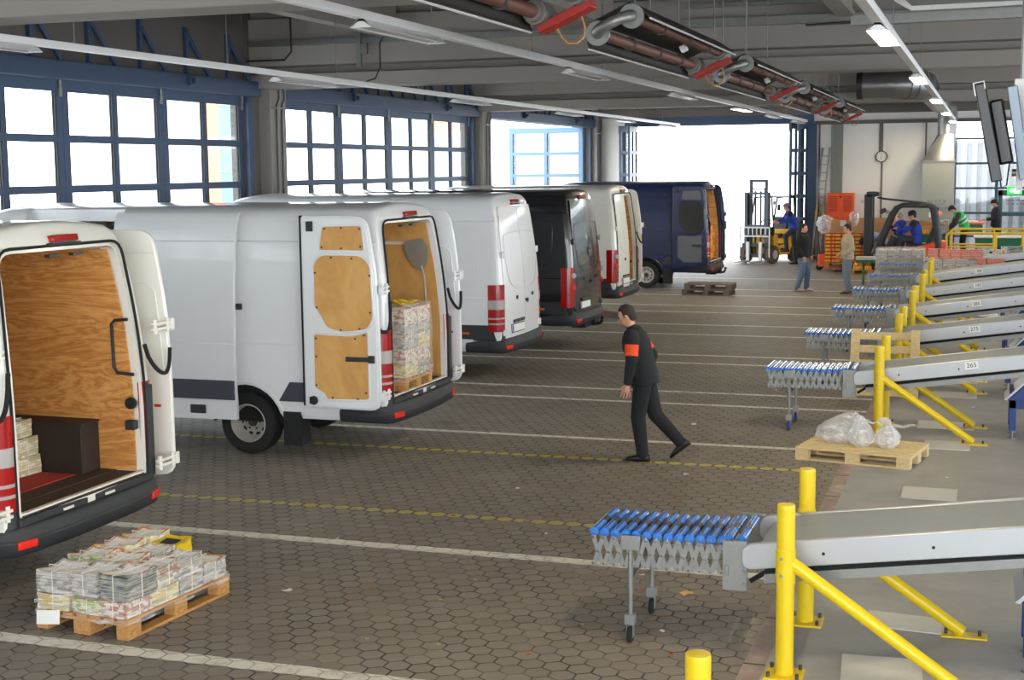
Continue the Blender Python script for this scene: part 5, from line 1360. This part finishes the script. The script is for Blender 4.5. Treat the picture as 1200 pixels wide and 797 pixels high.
# ------------------------------------------------------------------ pallet truck with a stack of orange cartons
t = thing('pallet_truck', 'orange hand pallet truck under the stack of orange cartons', 'pallet truck', (-4.78, 44.25, 0))
MB().box(-.1, .12, -.08, .22, .12, .5).box(.1, .16, -.1, .24, .1, .42).build('truck_head', 'orange', t, .015)
for y in (-.06, .2): MB().box(.12, 1.25, y - .07, y + .07, .07, .12).build('fork', 'orange', t, .01)
b = MB(); b.cyl((-.06, -.05, .1), (-.06, .06, .1), .1, n=18).cyl((-.06, .1, .1), (-.06, .21, .1), .1, n=18); b.build('steering_wheel', 'rubber', t)
MB().cyl((-.06, .08, .1), (-.06, .08, .55), .04).tube([(-.06, .08, .5), (-.12, .08, .9), (-.14, .08, 1.2)], .025, 8).build('tow_bar', 'fork_dark', t)
MB().tube([(-.14, .0, 1.2), (-.16, -.05, 1.26), (-.15, -.06, 1.34), (-.15, .08, 1.38), (-.15, .22, 1.34), (-.16, .21, 1.26), (-.14, .16, 1.2)], .022, 8).build('tow_handle', 'fork_dark', t)
pallet('wooden_pallet', 'pallet under the stack of orange cartons', (-4.05, 44.35, .126), 0, 'pallet_orange')
CM = MB().box(-.145, .145, -.19, .19, 0, .108).mesh('carton'); CM.materials.append(M['carton_print'])
CT = MB().box(-.147, .147, -.192, -.189, .0, .018).box(-.147, .147, -.192, -.189, .09, .108).mesh('edge'); CT.materials.append(M['red_lens'])
nz = ['bottom', 'second', 'third', 'fourth', 'fifth', 'sixth', 'seventh', 'top']; nx_ = ['leftmost', 'second', 'third', 'rightmost']
for iz in range(8):
    for ix in range(4):
        for iy in range(2):
            o = bpy.data.objects.new('carton', CM); COL.objects.link(o); o.location = (-4.5 + ix * .3 + U(-.008, .008), 44.16 + iy * .385, .272 + iz * .112); o.rotation_euler = (0, 0, R(U(-1, 1)))
            tag(o, 'orange-yellow carton, %s layer, %s of the %s row on the pallet truck' % (nz[iz], nx_[ix], ['front', 'rear'][iy]), 'carton', 'orange cartons stacked on the pallet truck')
            if iy == 0:
                q = bpy.data.objects.new('carton_edge', CT); COL.objects.link(q); q.parent = o
Zt = .272 + 8 * .112
t = thing('cardboard_box', 'open brown cardboard box on top of the orange cartons', 'box', (-4.2, 44.3, Zt))
MB().prism([(-.3, 0), (.3, 0), (.27, .36), (-.28, .4)], 'y', -.22, .22).build('box_body', 'cardboard', t, .006)
MB().box(-.02, .16, -.226, -.22, .2, .38).build('box_label', 'paper', t)
MB().prism([(.27, .36), (.4, .2), (.405, .21), (.28, .375)], 'y', -.2, .2).build('box_flap', 'cardboard', t)
def clump(name, label, loc, s, seed, m='film_white', parent=None):
    rnd = random.Random(seed); b = MB(); b.ball((0, 0, 0), 1, 18, 12, sc=s)
    b.v = [tuple(c * (1 + rnd.uniform(-.17, .17)) for c in p) for p in b.v]
    o = b.build(name, m, None, 0, loc, sharp=35); tag(o, label, 'plastic film'); return o
clump('film_clump', 'crumpled clear film on the left of the cardboard box over the orange cartons', (-4.68, 44.3, Zt + .25), (.27, .22, .28), 4, 'film_bag')
clump('film_clump', 'crumpled clear film on the right of the cardboard box over the orange cartons', (-3.84, 44.5, Zt + .42), (.14, .12, .24), 9, 'film_bag')
# orange slotted panel behind
t = thing('orange_crate', 'orange slotted plastic crate against the white back wall', 'crate', (-4.72, 49.3, 0))
MB().box(-.45, .45, -.02, .3, .0, 2.28).build('crate_shell', 'orange', t, .02)
b = MB()
for s in (-1, 1):
    for k in range(9): b.box(s * .24 - .14, s * .24 + .14, -.03, -.015, 1.66 + k * .06, 1.69 + k * .06)
b.cyl((0, -.03, 2.16), (0, -.015, 2.16), .05); b.build('crate_slots', 'heater_red', t)
# large wooden bins behind the forklift
for k, (x0, x1, y, z1, lb) in enumerate([(-4.1, -2.75, 46.6, 1.52, 'wide brown chipboard bin behind the man bending over'), (-2.7, -1.55, 46.7, 1.42, 'brown chipboard bin behind the seated forklift driver')]):
    t = thing('chipboard_bin', lb, 'bin', ((x0 + x1) / 2, y, 0)); w_ = (x1 - x0) / 2
    MB().box(-w_, w_, -.5, -.47, .14, z1).box(-w_, w_, .47, .5, .14, z1).box(-w_, -w_ + .03, -.47, .47, .14, z1).box(w_ - .03, w_, -.47, .47, .14, z1).box(-w_, w_, -.5, .5, .1, .14).build('bin_wall', 'osb', t)
    MB().box(-w_ - .02, w_ + .02, -.53, -.5, z1 - .16, z1 + .02).box(-w_, w_, -.52, -.5, z1 * .5, z1 * .5 + .1).build('bin_rim', 'cardboard', t)
    b = MB()
    for x in (-w_ + .1, 0, w_ - .1): b.box(x - .06, x + .06, -.48, .48, 0, .1)
    b.build('bin_foot', 'osb', t)
# loose yellow packets on a low pallet by the bending man
pallet('wooden_pallet', 'low pallet with loose orange packets beside the bending man', (-3.2, 43.0, 0), 0, 'pallet_orange')
for k, (x, y, z, a) in enumerate([(-3.55, 42.85, .146, 10), (-3.28, 42.8, .146, -12), (-3.5, 42.95, .262, 24), (-3.2, 42.95, .262, 5), (-3.38, 42.75, .375, -18), (-2.9, 42.85, .146, 8)]):
    bundle('orange_packet', ['orange packet lying flat at the left of the low pallet', 'orange packet lying flat in the middle of the low pallet', 'tilted orange packet on the second layer of the low pallet', 'orange packet on the right of the second layer', 'topmost yellow packet of the low pallet', 'single orange packet at the right end of the low pallet'][k],
           (x, y, z), R(a), .28, .22, .11, 'carton_print', 'carton_print', 'loose orange packets on the low pallet', 'packet', False)
# ------------------------------------------------------------------ wrapped pallets between the far conveyors
pallet('wooden_pallet', 'pallet under the film-wrapped grey load in front of the red forklift', (-2.08, 37.95, 0), 0, 'pallet_new', 1.2, .8)
k = 0
for iz in range(5):
    for ix in range(4):
        for iy in range(2):
            m = ['mag_yellow', 'mag_yellow', 'mag_mixed', 'mag_grey', 'mag_grey'][iz]
            bundle('magazine_bundle', 'bundle in the grey wrapped load, %s layer, %s of the %s row' % (['bottom', 'second', 'middle', 'fourth', 'top'][iz], nx_[ix], ['front', 'rear'][iy]), (-2.53 + ix * .3, 37.76 + iy * .38, .146 + iz * .178), 0, .28, .36, .17, m, 'mag_cover', 'bundles of the grey wrapped load', strap=False)
wrap('stretch_film', 'clear film round the grey load in front of the red forklift', (-2.08, 37.95, 0), 0, 1.24, .84, 1.07, 'film_white', .99, .014, 6, .12)
pallet('wooden_pallet', 'pallet under the salmon-coloured boxes', (-.62, 34.25, 0), 0, 'pallet_new')
pl = ['leftmost', 'second', 'third', 'fourth', 'rightmost']
for iz in range(5):
    for ix in range(4):
        for iy in range(2):
            bundle('magazine_bundle', 'pale wrapped bundle under the salmon boxes, %s layer, %s of the %s row' % (['bottom', 'second', 'middle', 'fourth', 'fifth'][iz], nx_[ix], ['front', 'rear'][iy]), (-1.07 + ix * .3, 34.06 + iy * .38, .146 + iz * .178), 0, .285, .36, .17, 'mag_grey', 'mag_cover', 'pale bundles under the salmon boxes', strap=False)
for ix in range(5):
    bundle('salmon_box', '%s of the five salmon bundles in the upper row on the wrapped pallet' % pl[ix], (-1.13 + ix * .243, 34.03 + U(-.02, .02), 1.05 + U(0, .02)), R(U(-4, 4)), .235, .34, .20, 'salmon', 'salmon', 'salmon bundles on the wrapped pallet', strap=False)
for ix in range(3):
    bundle('salmon_box', '%s of the three lower salmon bundles at the right end of the pallet' % ['leftmost', 'middle', 'rightmost'][ix], (-.06 + ix * .2, 33.86 + U(-.02, .02), .9 if ix else .9), R(U(-4, 4)), .19, .24, .17, 'salmon', 'salmon', 'salmon bundles on the wrapped pallet', strap=False)
MB_ = MB().box(-.18, .45, 33.72, 34.0, .72, .9)
tag(MB_.build('film_ledge', 'mag_grey', None, .01), 'grey bundle ledge carrying the three lower salmon bundles', 'bundle')
wrap('stretch_film', 'clear film round the pale load under the salmon boxes', (-.62, 34.25, 0), 0, 1.26, .84, 1.04, 'film_white', .99, .016, 8, .12)
# pale green beam on legs
t = thing('conveyor_beam', 'long pale green conveyor beam running in front of the red forklift', 'conveyor')
MB().box(-3.3, 1.6, 38.9, 39.3, .68, .76).build('beam_top', 'fork_white', t, .01)
MB().box(-3.3, 1.6, 38.92, 39.28, .6, .68).build('beam_side', 'teal_bench', t)
b = MB()
for x in (-3.1, -1.2, .6): b.box(x - .03, x + .03, 39.05, 39.13, 0, .6)
b.build('beam_leg', 'teal_bench', t)
# ------------------------------------------------------------------ packing platform with railing and benches
setting(MB().box(-1.35, 6, 44.6, YB, 0, .32).build('floor_platform', 'concrete_floor'))
def railing(label, y, x0, z0, h, xs):
    t = thing('railing', label, 'railing', (0, y, z0))
    MB().tube([(x0, 0, 0), (x0, 0, h - .1), (x0 + .03, 0, h - .03), (x0 + .1, 0, h), (3.5, 0, h)], .035, 10).build('top_rail', 'yellow_rail', t)
    MB().tube([(x0, 0, h * .5), (xs[0] if len(xs) else 3.5, 0, h * .5)], .028, 8).build('middle_rail', 'yellow_rail', t)
    for x in xs: MB().cyl((x, 0, 0), (x, 0, h), .033, n=10).build('rail_post', 'yellow_rail', t)
railing('nearer yellow tube railing before the packing benches', 44.75, -1.12, .32, .82, [.3, 1.05])
railing('farther yellow tube railing before the packing benches', 45.3, -1.0, .32, .93, [.24, 1.12])
def bench(label, x0, x1, y0, y1, z, m):
    t = thing('packing_bench', label, 'bench', ((x0 + x1) / 2, (y0 + y1) / 2, .32)); w_, d_ = (x1 - x0) / 2, (y1 - y0) / 2
    MB().box(-w_, w_, -d_, d_, z - .05, z).build('bench_top', m, t, .006)
    MB().box(-w_ + .05, w_ - .05, -d_ + .04, -d_ + .07, z - .3, z - .05).build('bench_apron', 'teal_bench', t)
    for sx in (-1, 1):
        for sy in (-1, 1): MB().box(sx * (w_ - .08) - .03, sx * (w_ - .08) + .03, sy * (d_ - .08) - .03, sy * (d_ - .08) + .03, 0, z - .05).build('leg', 'teal_bench', t)
bench('packing bench loaded with cartons left of the man in the green vest', -1.95, -1.02, 45.5, 46.2, .75, 'teal_bench')
bench('packing bench with orange edge between the two standing packers', -.8, -.05, 48.3, 49.0, 1.0, 'orange')
bench('long white packing bench behind the yellow railing', -.35, 3, 45.8, 46.5, .68, 'sign_white')
gb = 'goods on the left packing bench'
bundle('carton', 'open brown carton on the left packing bench', (-1.72, 45.85, 1.075), 0, .42, .4, .22, 'cardboard', 'cardboard', gb, 'carton', False)
bundle('carton', 'stack of dark orange cartons beside the man in the green vest', (-1.22, 45.8, 1.075), 0, .26, .3, .42, 'mag_mixed', 'paper', gb, 'carton', False)
bundle('carton', 'yellow striped carton at the left end of the packing bench', (-1.8, 45.62, 1.075), 0, .26, .1, .13, 'carton_print', 'paper', gb, 'carton', False)
MB_ = MB().cyl((-1.48, 45.65, 1.072), (-1.48, 45.65, 1.3), .06, n=14).cyl((-1.48, 45.65, 1.3), (-1.48, 45.65, 1.34), .075, n=14); tag(MB_.build('white_canister', 'sign_white'), 'white canister on the left packing bench', 'canister')
t = thing('bench_sign', 'blank white sign standing above the left packing bench', 'sign', (-1.55, 46.3, 1.07)); MB().box(-.16, .16, -.01, .01, .5, .66).build('sign_board', 'sign_white', t); MB().box(-.015, .015, .0, .02, 0, .55).build('sign_stem', 'galvanised', t)
for k, (x, z, m) in enumerate([(-.1, 1.33, 'paper'), (.12, 1.33, 'paper')]):
    bundle('paper_stack', ['left white paper stack before the packer in the black cap', 'right white paper stack before the packer in the black cap'][k], (x - .45, 48.6, z), R(U(-8, 8)), .2, .28, .05, 'paper', 'paper', 'paper stacks on the orange-edged bench', 'paper', False)
for k, (x, y, h, m, lb) in enumerate([(.35, 36.35, .12, 'mag_red', 'left heap of magazines lying on the farthest belt conveyor'), (.72, 36.4, .13, 'mag_dark', 'right heap of dark magazines lying on the farthest belt conveyor')]):
    bundle('magazine_heap', lb, (x, y, .765 + .138 * (x + 1.5)), R(U(-10, 10)), .32, .3, h, m, 'paper', 'heaps on the farthest belt conveyor', 'magazines', False, .02, (0, -math.atan(.138), 0))
# crumpled film and paper between the far conveyors
for k, (x, y, s, m) in enumerate([(-.55, 31.3, (.3, .2, .07), 'film_white'), (.05, 31.2, (.25, .2, .06), 'paper'), (-.7, 35.3, (.25, .2, .08), 'film_white'), (-.4, 27.6, (.2, .15, .05), 'paper')]):
    clump('film_clump' if m != 'paper' else 'paper_heap', ['flat clear film heap in front of the sixth conveyor', 'white paper heap in front of the sixth conveyor', 'clear film heap in front of the farthest conveyor', 'white paper heap in front of the fifth conveyor'][k], (x, y, s[2] * .7), s, 20 + k, m)
# ------------------------------------------------------------------ people (local frame: facing -y, feet on z = 0)
for n_, c_, r_ in (('jacket_black', '#17181b', .9), ('jeans', '#5a6f8c', .9), ('jeans_grey', '#6f7888', .9), ('jacket_beige', '#a89c82', .9), ('shirt_blue', '#a3aed0', .9), ('jacket_blue', '#1f3696', .85), ('trousers_dark', '#2a2c33', .9),
                   ('vest_green', '#1fae5a', .8), ('hair_dark', '#2a211b', .8), ('hair_grey', '#8f8b86', .8), ('shoe_brown', '#6b4126', .6), ('shoe_pale', '#b9ad98', .7), ('shoe_black', '#121213', .45), ('cap_grey', '#6b6c6e', .9), ('orange_cloth', '#e2491f', .8), ('sleeve_olive', '#3b3b33', .9), ('stripe', '#c9cdbf', .5), ('navy_cap', '#23283a', .9)):
    mat(n_, c_, r_, 0, .12, 14)
def capsule(b, p0, r0, p1, r1, n=12):
    p0, p1 = V(p0), V(p1); d = p1 - p0
    if d.length < 1e-5: d = V((0, 0, 1e-4))
    d.normalize(); a = d.orthogonal().normalized(); e = d.cross(a); L = []
    for k in range(1, 5):
        t = -pi / 2 + k * pi / 8; L.append((p0 + d * r0 * sin(t), r0 * cos(t)))
    for k in range(0, 4):
        t = k * pi / 8; L.append((p1 + d * r1 * sin(t), r1 * cos(t)))
    b.loft([[c + (a * cos(2 * pi * i / n) + e * sin(2 * pi * i / n)) * r for i in range(n)] for c, r in L])
def ell(c, ax, ay, w, d, n=20):
    return [V(c) + ax * (w * cos(2 * pi * k / n)) + ay * (d * sin(2 * pi * k / n) * (1 if True else 1)) for k in range(n)]
STAND = dict(hip=(0, 0, .95), waist=(0, .0, 1.10), chest=(0, -.01, 1.30), neck=(0, .02, 1.47), head=(0, -.025, 1.63),
             shL=(.185, .01, 1.42), elL=(.235, .04, 1.13), wrL=(.235, -.06, .88), shR=(-.185, .01, 1.42), elR=(-.235, .04, 1.13), wrR=(-.235, -.06, .88),
             hpL=(.09, 0, .92), knL=(.105, -.02, .5), anL=(.11, .03, .09), hpR=(-.09, 0, .92), knR=(-.105, -.02, .5), anR=(-.11, .03, .09), toeL=(0, -1, 0), toeR=(0, -1, 0), look=(0, -1, 0))
def torso(b, J, g, lo=True, up=True):
    sh = (V(J['shL']) - V(J['shR'])).normalized(); hp = (V(J['hpL']) - V(J['hpR'])).normalized()
    H, Wt, Ch, Nk = (V(J[k]) for k in ('hip', 'waist', 'chest', 'neck'))
    L = []
    def ring(c, ax, up_, w, d): 
        ay = up_.cross(ax).normalized(); return ell(c, ax, ay, w + g, d + g)
    u0 = (Wt - H).normalized(); u1 = (Ch - Wt).normalized(); u2 = (Nk - Ch).normalized(); mid = (sh + hp).normalized()
    if lo: L += [ring(H - u0 * .10, hp, u0, .10, .09), ring(H - u0 * .04, hp, u0, .165, .115), ring(H + u0 * .03, hp, u0, .172, .12)]
    else: L += [ring(H - u0 * .09, hp, u0, .17, .125), ring(H, hp, u0, .172, .125)]
    L += [ring(Wt, mid, (u0 + u1).normalized(), .150, .108)]
    if up: L += [ring(Wt.lerp(Ch, .6), sh, u1, .165, .118), ring(Ch, sh, (u1 + u2).normalized(), .175, .125), ring(Ch.lerp(Nk, .55), sh, u2, .165, .105), ring(Ch.lerp(Nk, .85), sh, u2, .11, .075), ring(Nk, sh, u2, .06, .06)]
    b.loft(L)
def hand(b, w, el, s, curl=.5):
    w, el = V(w), V(el); d = (w - el).normalized(); side = V((0, -1, 0)); side = (side - d * side.dot(d)).normalized(); nrm = d.cross(side) * s
    capsule(b, w, .028, w + d * .07, .034)
    c = w + d * .05
    for i in range(4):
        o = (i - 1.5) * .0235; q = w + d * .085 - side * o; ln = (.068, .078, .074, .058)[i] if True else 0
        m_ = q + d * ln * .55 - nrm * .012 * curl; e = m_ + (d * (1 - curl * .6) - nrm * curl).normalized() * ln * .5
        m_ = m_ - side * o * .25; e = e - side * o * .4; capsule(b, q, .0095, m_, .009, 8); capsule(b, m_, .009, e, .008, 8)
    q = w + d * .03 + side * .03; m_ = q + (d * .7 + side * .8).normalized() * .035; capsule(b, q, .014, m_, .012, 8); capsule(b, m_, .012, m_ + (d * .9 + side * .2).normalized() * .03, .010, 8)
def voxel(o, size, it=2):
    m_ = o.modifiers.new('skin', 'REMESH'); m_.mode = 'VOXEL'; m_.voxel_size = size; m_.use_smooth_shade = True
    s_ = o.modifiers.new('soft', 'SMOOTH'); s_.iterations = it; s_.factor = .5
    p = o.parent; o.parent = None; baked(o); o.parent = p; return o
def person(label, loc, rz, pose, top, legs, shoes, hair='hair_dark', hat=None, jacket='jacket', extra=None, sleeve=None, scale=1., yoke=None, vox=.0095):
    J = dict(STAND); J.update(pose or {})
    t = thing('person', label, 'person', loc, rz); t.scale = (scale,) * 3
    hd = V(J['head']); nk = V(J['neck']); upv = (hd - nk).normalized(); lk = V(J['look']); lk = (lk - upv * lk.dot(upv)).normalized(); rt_ = lk.cross(upv)
    hm = Matrix((rt_, -lk, upv)).transposed().to_4x4()       # head frame: x right, -y face, z up
    b = MB(); torso(b, J, -.012)
    capsule(b, nk - upv * .04, .058, hd - upv * .06, .052)
    b.ball(hd, 1, 18, 14, sc=(.074, .093, .112), mx=hm)
    b.ball(hd + hm @ V((0, -.035, -.055)), 1, 14, 10, sc=(.054, .056, .058), mx=hm)
    b.ball(hd + hm @ V((0, -.098, -.02)), 1, 8, 6, sc=(.013, .02, .022), mx=hm)
    b.ball(hd + hm @ V((0, -.088, -.062)), 1, 8, 6, sc=(.024, .01, .010), mx=hm)
    for s in (-1, 1): b.ball(hd + hm @ V((s * .075, .008, -.012)), 1, 8, 6, sc=(.012, .02, .03), mx=hm)
    for s, k in ((1, 'L'), (-1, 'R')):
        capsule(b, J['sh' + k], .05, J['el' + k], .038); capsule(b, J['el' + k], .038, J['wr' + k], .026); hand(b, J['wr' + k], J['el' + k], s)
        capsule(b, J['hp' + k], .08, J['kn' + k], .052); capsule(b, J['kn' + k], .052, J['an' + k], .036)
        an = V(J['an' + k]); tv = V(J['toe' + k]).normalized(); fu = V((0, 0, 1)) - tv * tv.z; fu.normalize(); capsule(b, an - fu * .04, .03, an + tv * .11 - fu * .058, .02)
    body = b.build('body', 'skin', t); voxel(body, vox, 1 if vox < .008 else 2)
    for s in (-1, 1): MB().ball(hd + hm @ V((s * .03, -.086, .008)), .012, 8, 6).build('eye', 'eye', t)
    # hair or hat
    h = MB(); c = hd + hm @ V((0, .012, .022)); h.ball(c, 1, 18, 12, sc=(.083, .096, .103), mx=hm); h.ball(hd + hm @ V((0, .045, -.03)), 1, 14, 10, sc=(.07, .06, .06), mx=hm)
    o = h.build('hair', hair, t); 
    fr = hd + hm @ V((0, -.052, .02)); keep = [v for v in o.data.vertices]
    bm = bmesh.new(); bm.from_mesh(o.data); inv = hm.inverted()
    for v in bm.verts:
        q = inv @ (v.co - hd)
        if q.y < -.045 and q.z < .055: v.co = hd + hm @ V((q.x * .8, -.03, max(q.z, .0) * .8 + .01))
    bm.to_mesh(o.data); bm.free()
    if hat:
        k = MB(); k.loft([[hd + hm @ V((r * .088 * cos(a), r * .104 * sin(a) + .006, z)) for a in [2 * pi * i / 20 for i in range(20)]] for r, z in ((1.02, .03), (1.04, .06), (.98, .095), (.72, .125), (.3, .14))])
        if hat[1] == 'peak': k.prism([(-.07, 0), (.07, 0), (.055, -.075), (-.055, -.075)], 'z', 0, .008, 0, Matrix.Translation(hd + hm @ V((0, -.085, .045))) @ hm)
        if hat[1] == 'beanie': k.loft([[hd + hm @ V((r * .091 * cos(a), r * .107 * sin(a) + .008, z)) for a in [2 * pi * i / 20 for i in range(20)]] for r, z in ((1., .0), (1.04, .02), (1.03, .05), (.98, .06))])
        k.build('hat', hat[0], t)
    # clothes
    b = MB(); torso(b, J, .036, lo=False)
    for k in 'LR':
        capsule(b, J['sh' + k], .078, J['el' + k], .064); capsule(b, J['el' + k], .064, V(J['el' + k]).lerp(V(J['wr' + k]), .93), .048)
    capsule(b, nk - upv * .05, .072, nk + upv * .01, .066)
    jk = voxel(b.build(jacket, top, t), .013, 2)
    if sleeve or yoke:
        b = MB()
        if yoke:
            sh = (V(J['shL']) - V(J['shR'])).normalized(); Ch, Nk = V(J['chest']), V(J['neck']); u2 = (Nk - Ch).normalized(); ay = u2.cross(sh).normalized()
            b.loft([ell(Ch.lerp(Nk, f), sh, ay, w, d) for f, w, d in ((.42, .214, .155), (.7, .19, .134), (.98, .1, .1))])
            for k in 'LR': capsule(b, J['sh' + k], .085, V(J['sh' + k]).lerp(V(J['el' + k]), .35), .078)
        else:
            for k in 'LR': capsule(b, J['sh' + k], .083, J['el' + k], .068); capsule(b, J['el' + k], .068, V(J['el' + k]).lerp(V(J['wr' + k]), .94), .052)
        voxel(b.build('yoke' if yoke else 'sleeves', yoke or sleeve, t), .013, 2)
    b = MB(); torso(b, J, .018, up=False)
    for k in 'LR':
        capsule(b, J['hp' + k], .105, J['kn' + k], .084); capsule(b, J['kn' + k], .084, V(J['kn' + k]).lerp(V(J['an' + k]), 1.02), .066)
    voxel(b.build('trousers', legs, t), .013, 2)
    for k in 'LR':
        an = V(J['an' + k]); tv = V(J['toe' + k]).normalized(); u_ = V((0, 0, 1)); sd = tv.cross(u_).normalized(); u_ = sd.cross(tv); L = []
        for f, w_, h_ in ((-.085, .022, .04), (-.072, .038, .09), (-.02, .043, .105), (.05, .047, .085), (.11, .051, .066), (.165, .045, .05), (.195, .022, .03)):
            c = an + tv * f - u_ * .09; L.append([c + sd * w_ * cos(a) + u_ * (h_ * (.5 + .5 * sin(a))) for a in [2 * pi * i / 14 for i in range(14)]])
        MB().loft(L).build('shoe', shoes, t)
    if extra: extra(t, J)
    return t
# the man striding across the paving
def armband(t, J):
    a, e = V(J['shL']), V(J['elL']); b = MB(); b.cyl(a.lerp(e, .35), a.lerp(e, .78), .079, .074, 16); b.build('orange_armband', 'orange_cloth', t)
    a, e = V(J['shR']), V(J['elR']); b = MB(); b.cyl(a.lerp(e, .35), a.lerp(e, .78), .079, .074, 16); b.build('orange_armband', 'orange_cloth', t)
person('dark-clad person with orange armbands striding left across the paving', (-3.5, 14.95, 0), R(-88),
       dict(hip=(0, 0, .93), waist=(0, -.03, 1.09), chest=(0, -.09, 1.28), neck=(0, -.13, 1.45), head=(0, -.20, 1.60), look=(0, -1, -.35), shL=(.185, -.1, 1.40), shR=(-.185, -.13, 1.40), elL=(.235, -.1, 1.12), wrL=(.23, -.14, .88), elR=(-.24, .04, 1.14), wrR=(-.23, .0, .9),
            hpL=(.09, 0, .9), knL=(.1, -.05, .49), anL=(.1, -.0, .09), hpR=(-.09, 0, .9), knR=(-.1, .1, .5), anR=(-.1, .38, .2), toeR=(0, -.8, -.62)), 'jacket_black', 'black_fabric', 'shoe_black', extra=armband, vox=.0055)
person('person in black jacket and blue jeans standing before the yellow forklift', (-4.43, 36.8, 0), R(75),
       dict(head=(0, .0, 1.62), elL=(.25, .06, 1.14), wrL=(.24, -.08, .9), elR=(-.25, .06, 1.14), wrR=(-.24, -.08, .9), knL=(.1, -.07, .5), anL=(.11, -.05, .09), anR=(-.11, .12, .09)), 'jacket_black', 'jeans', 'shoe_pale')
person('person in beige jacket and grey jeans looking left beside the far roller conveyors', (-3.28, 36.35, 0), R(-72),
       dict(elL=(.25, .06, 1.14), wrL=(.2, -.12, .98), elR=(-.25, .06, 1.14), wrR=(-.2, -.14, .98), anL=(.14, -.02, .09), anR=(-.11, .1, .09)), 'jacket_beige', 'jeans_grey', 'shoe_brown')
person('person in pale blue shirt bending over the low pallet of orange packets', (-3.02, 44.1, 0), R(-62),
       dict(hip=(0, .05, .93), waist=(0, -.08, 1.03), chest=(0, -.28, 1.08), neck=(0, -.44, 1.02), head=(0, -.56, .93), look=(0, -.6, -.8), shL=(.185, -.38, 1.02), shR=(-.185, -.38, 1.02), elL=(.22, -.42, .74), wrL=(.18, -.5, .5), elR=(-.22, -.42, .74), wrR=(-.18, -.5, .5), hpL=(.09, .05, .9), hpR=(-.09, .05, .9), knL=(.1, -.02, .49), knR=(-.1, -.02, .49)), 'shirt_blue', 'trousers_dark', 'shoe_black', jacket='shirt')
person('person in blue and black jacket with grey cap climbing down from the yellow forklift', (-5.98, 46.6, .32), R(-70),
       dict(hip=(0, .05, .92), waist=(0, -.0, 1.07), chest=(0, -.1, 1.24), neck=(0, -.16, 1.40), head=(0, -.2, 1.56), shL=(.185, -.12, 1.36), shR=(-.185, -.12, 1.36), elL=(.24, -.25, 1.14), wrL=(.2, -.46, 1.08), elR=(-.24, -.25, 1.14), wrR=(-.2, -.46, 1.1), hpL=(.09, .05, .89), hpR=(-.09, .05, .89), knL=(.1, -.24, .62), anL=(.1, -.2, .2), knR=(-.1, .08, .42), anR=(-.1, .14, -.22)), 'jacket_blue', 'trousers_dark', 'shoe_black', hat=('cap_grey', 'peak'), yoke='jacket_black')
SIT = dict(hip=(0, .18, .56), waist=(0, .2, .70), chest=(0, .14, .90), neck=(0, .1, 1.06), head=(0, .06, 1.22), shL=(.185, .12, 1.0), shR=(-.185, .12, 1.0), elL=(.24, -.08, .82), wrL=(.14, -.3, .86), elR=(-.24, -.08, .82), wrR=(-.14, -.3, .86),
           hpL=(.1, .15, .56), knL=(.13, -.25, .58), anL=(.13, -.36, .19), hpR=(-.1, .15, .56), knR=(-.13, -.25, .58), anR=(-.13, -.36, .19))
person('person in blue jacket and black beanie driving the black and red forklift', (-2.12, 43.1, .42), R(-90), SIT, 'jacket_blue', 'jeans_dark' if 'jeans_dark' in M else 'trousers_dark', 'shoe_black', hat=('jacket_black', 'beanie'), yoke='jacket_black', scale=1.08)
person('grey-haired person in blue jacket glimpsed through the cab of the black forklift', (-2.5, 45.6, 0), R(-60),
       dict(elL=(.26, -.12, 1.2), wrL=(.16, -.3, 1.38), elR=(-.26, -.12, 1.2), wrR=(-.16, -.3, 1.36)), 'jacket_blue', 'trousers_dark', 'shoe_black', hair='hair_grey')
def vest_bands(t, J):
    sh = (V(J['shL']) - V(J['shR'])).normalized(); W_, Ch = V(J['waist']), V(J['chest']); u = (Ch - W_).normalized(); ay = u.cross(sh).normalized(); b = MB()
    for f in (.05, .62):
        c = W_.lerp(Ch, f); b.loft([ell(c + u * dz, sh, ay, .214 + .012 * f, .16 + .008 * f) for dz in (-.022, .022)])
    b.build('reflective_band', 'stripe', t)
person('person in green reflective vest and dark cap bent over the left packing bench', (-.66, 46.0, .32), R(-82),
       dict(hip=(0, .04, .95), waist=(0, -.0, 1.10), chest=(0, -.12, 1.28), neck=(0, -.24, 1.40), head=(0, -.34, 1.50), look=(0, -.8, -.7), shL=(.185, -.18, 1.35), shR=(-.185, -.18, 1.35), elL=(.25, -.26, 1.08), wrL=(.16, -.42, .92), elR=(-.25, -.26, 1.08), wrR=(-.16, -.42, .92), hpL=(.09, .04, .92), hpR=(-.09, .04, .92)), 'vest_green', 'black_fabric', 'shoe_black', hat=('navy_cap', 'peak'), jacket='vest', sleeve='sleeve_olive', extra=vest_bands)
person('person in black jacket and black peaked cap standing at the teal glass door', (.30, 48.65, .32), R(-86),
       dict(elL=(.25, -.02, 1.14), wrL=(.14, -.28, 1.10), elR=(-.25, -.02, 1.14), wrR=(-.14, -.28, 1.10), look=(0, -1, -.25), head=(0, -.05, 1.62)), 'jacket_black', 'black_fabric', 'shoe_black', hat=('jacket_black', 'peak'))
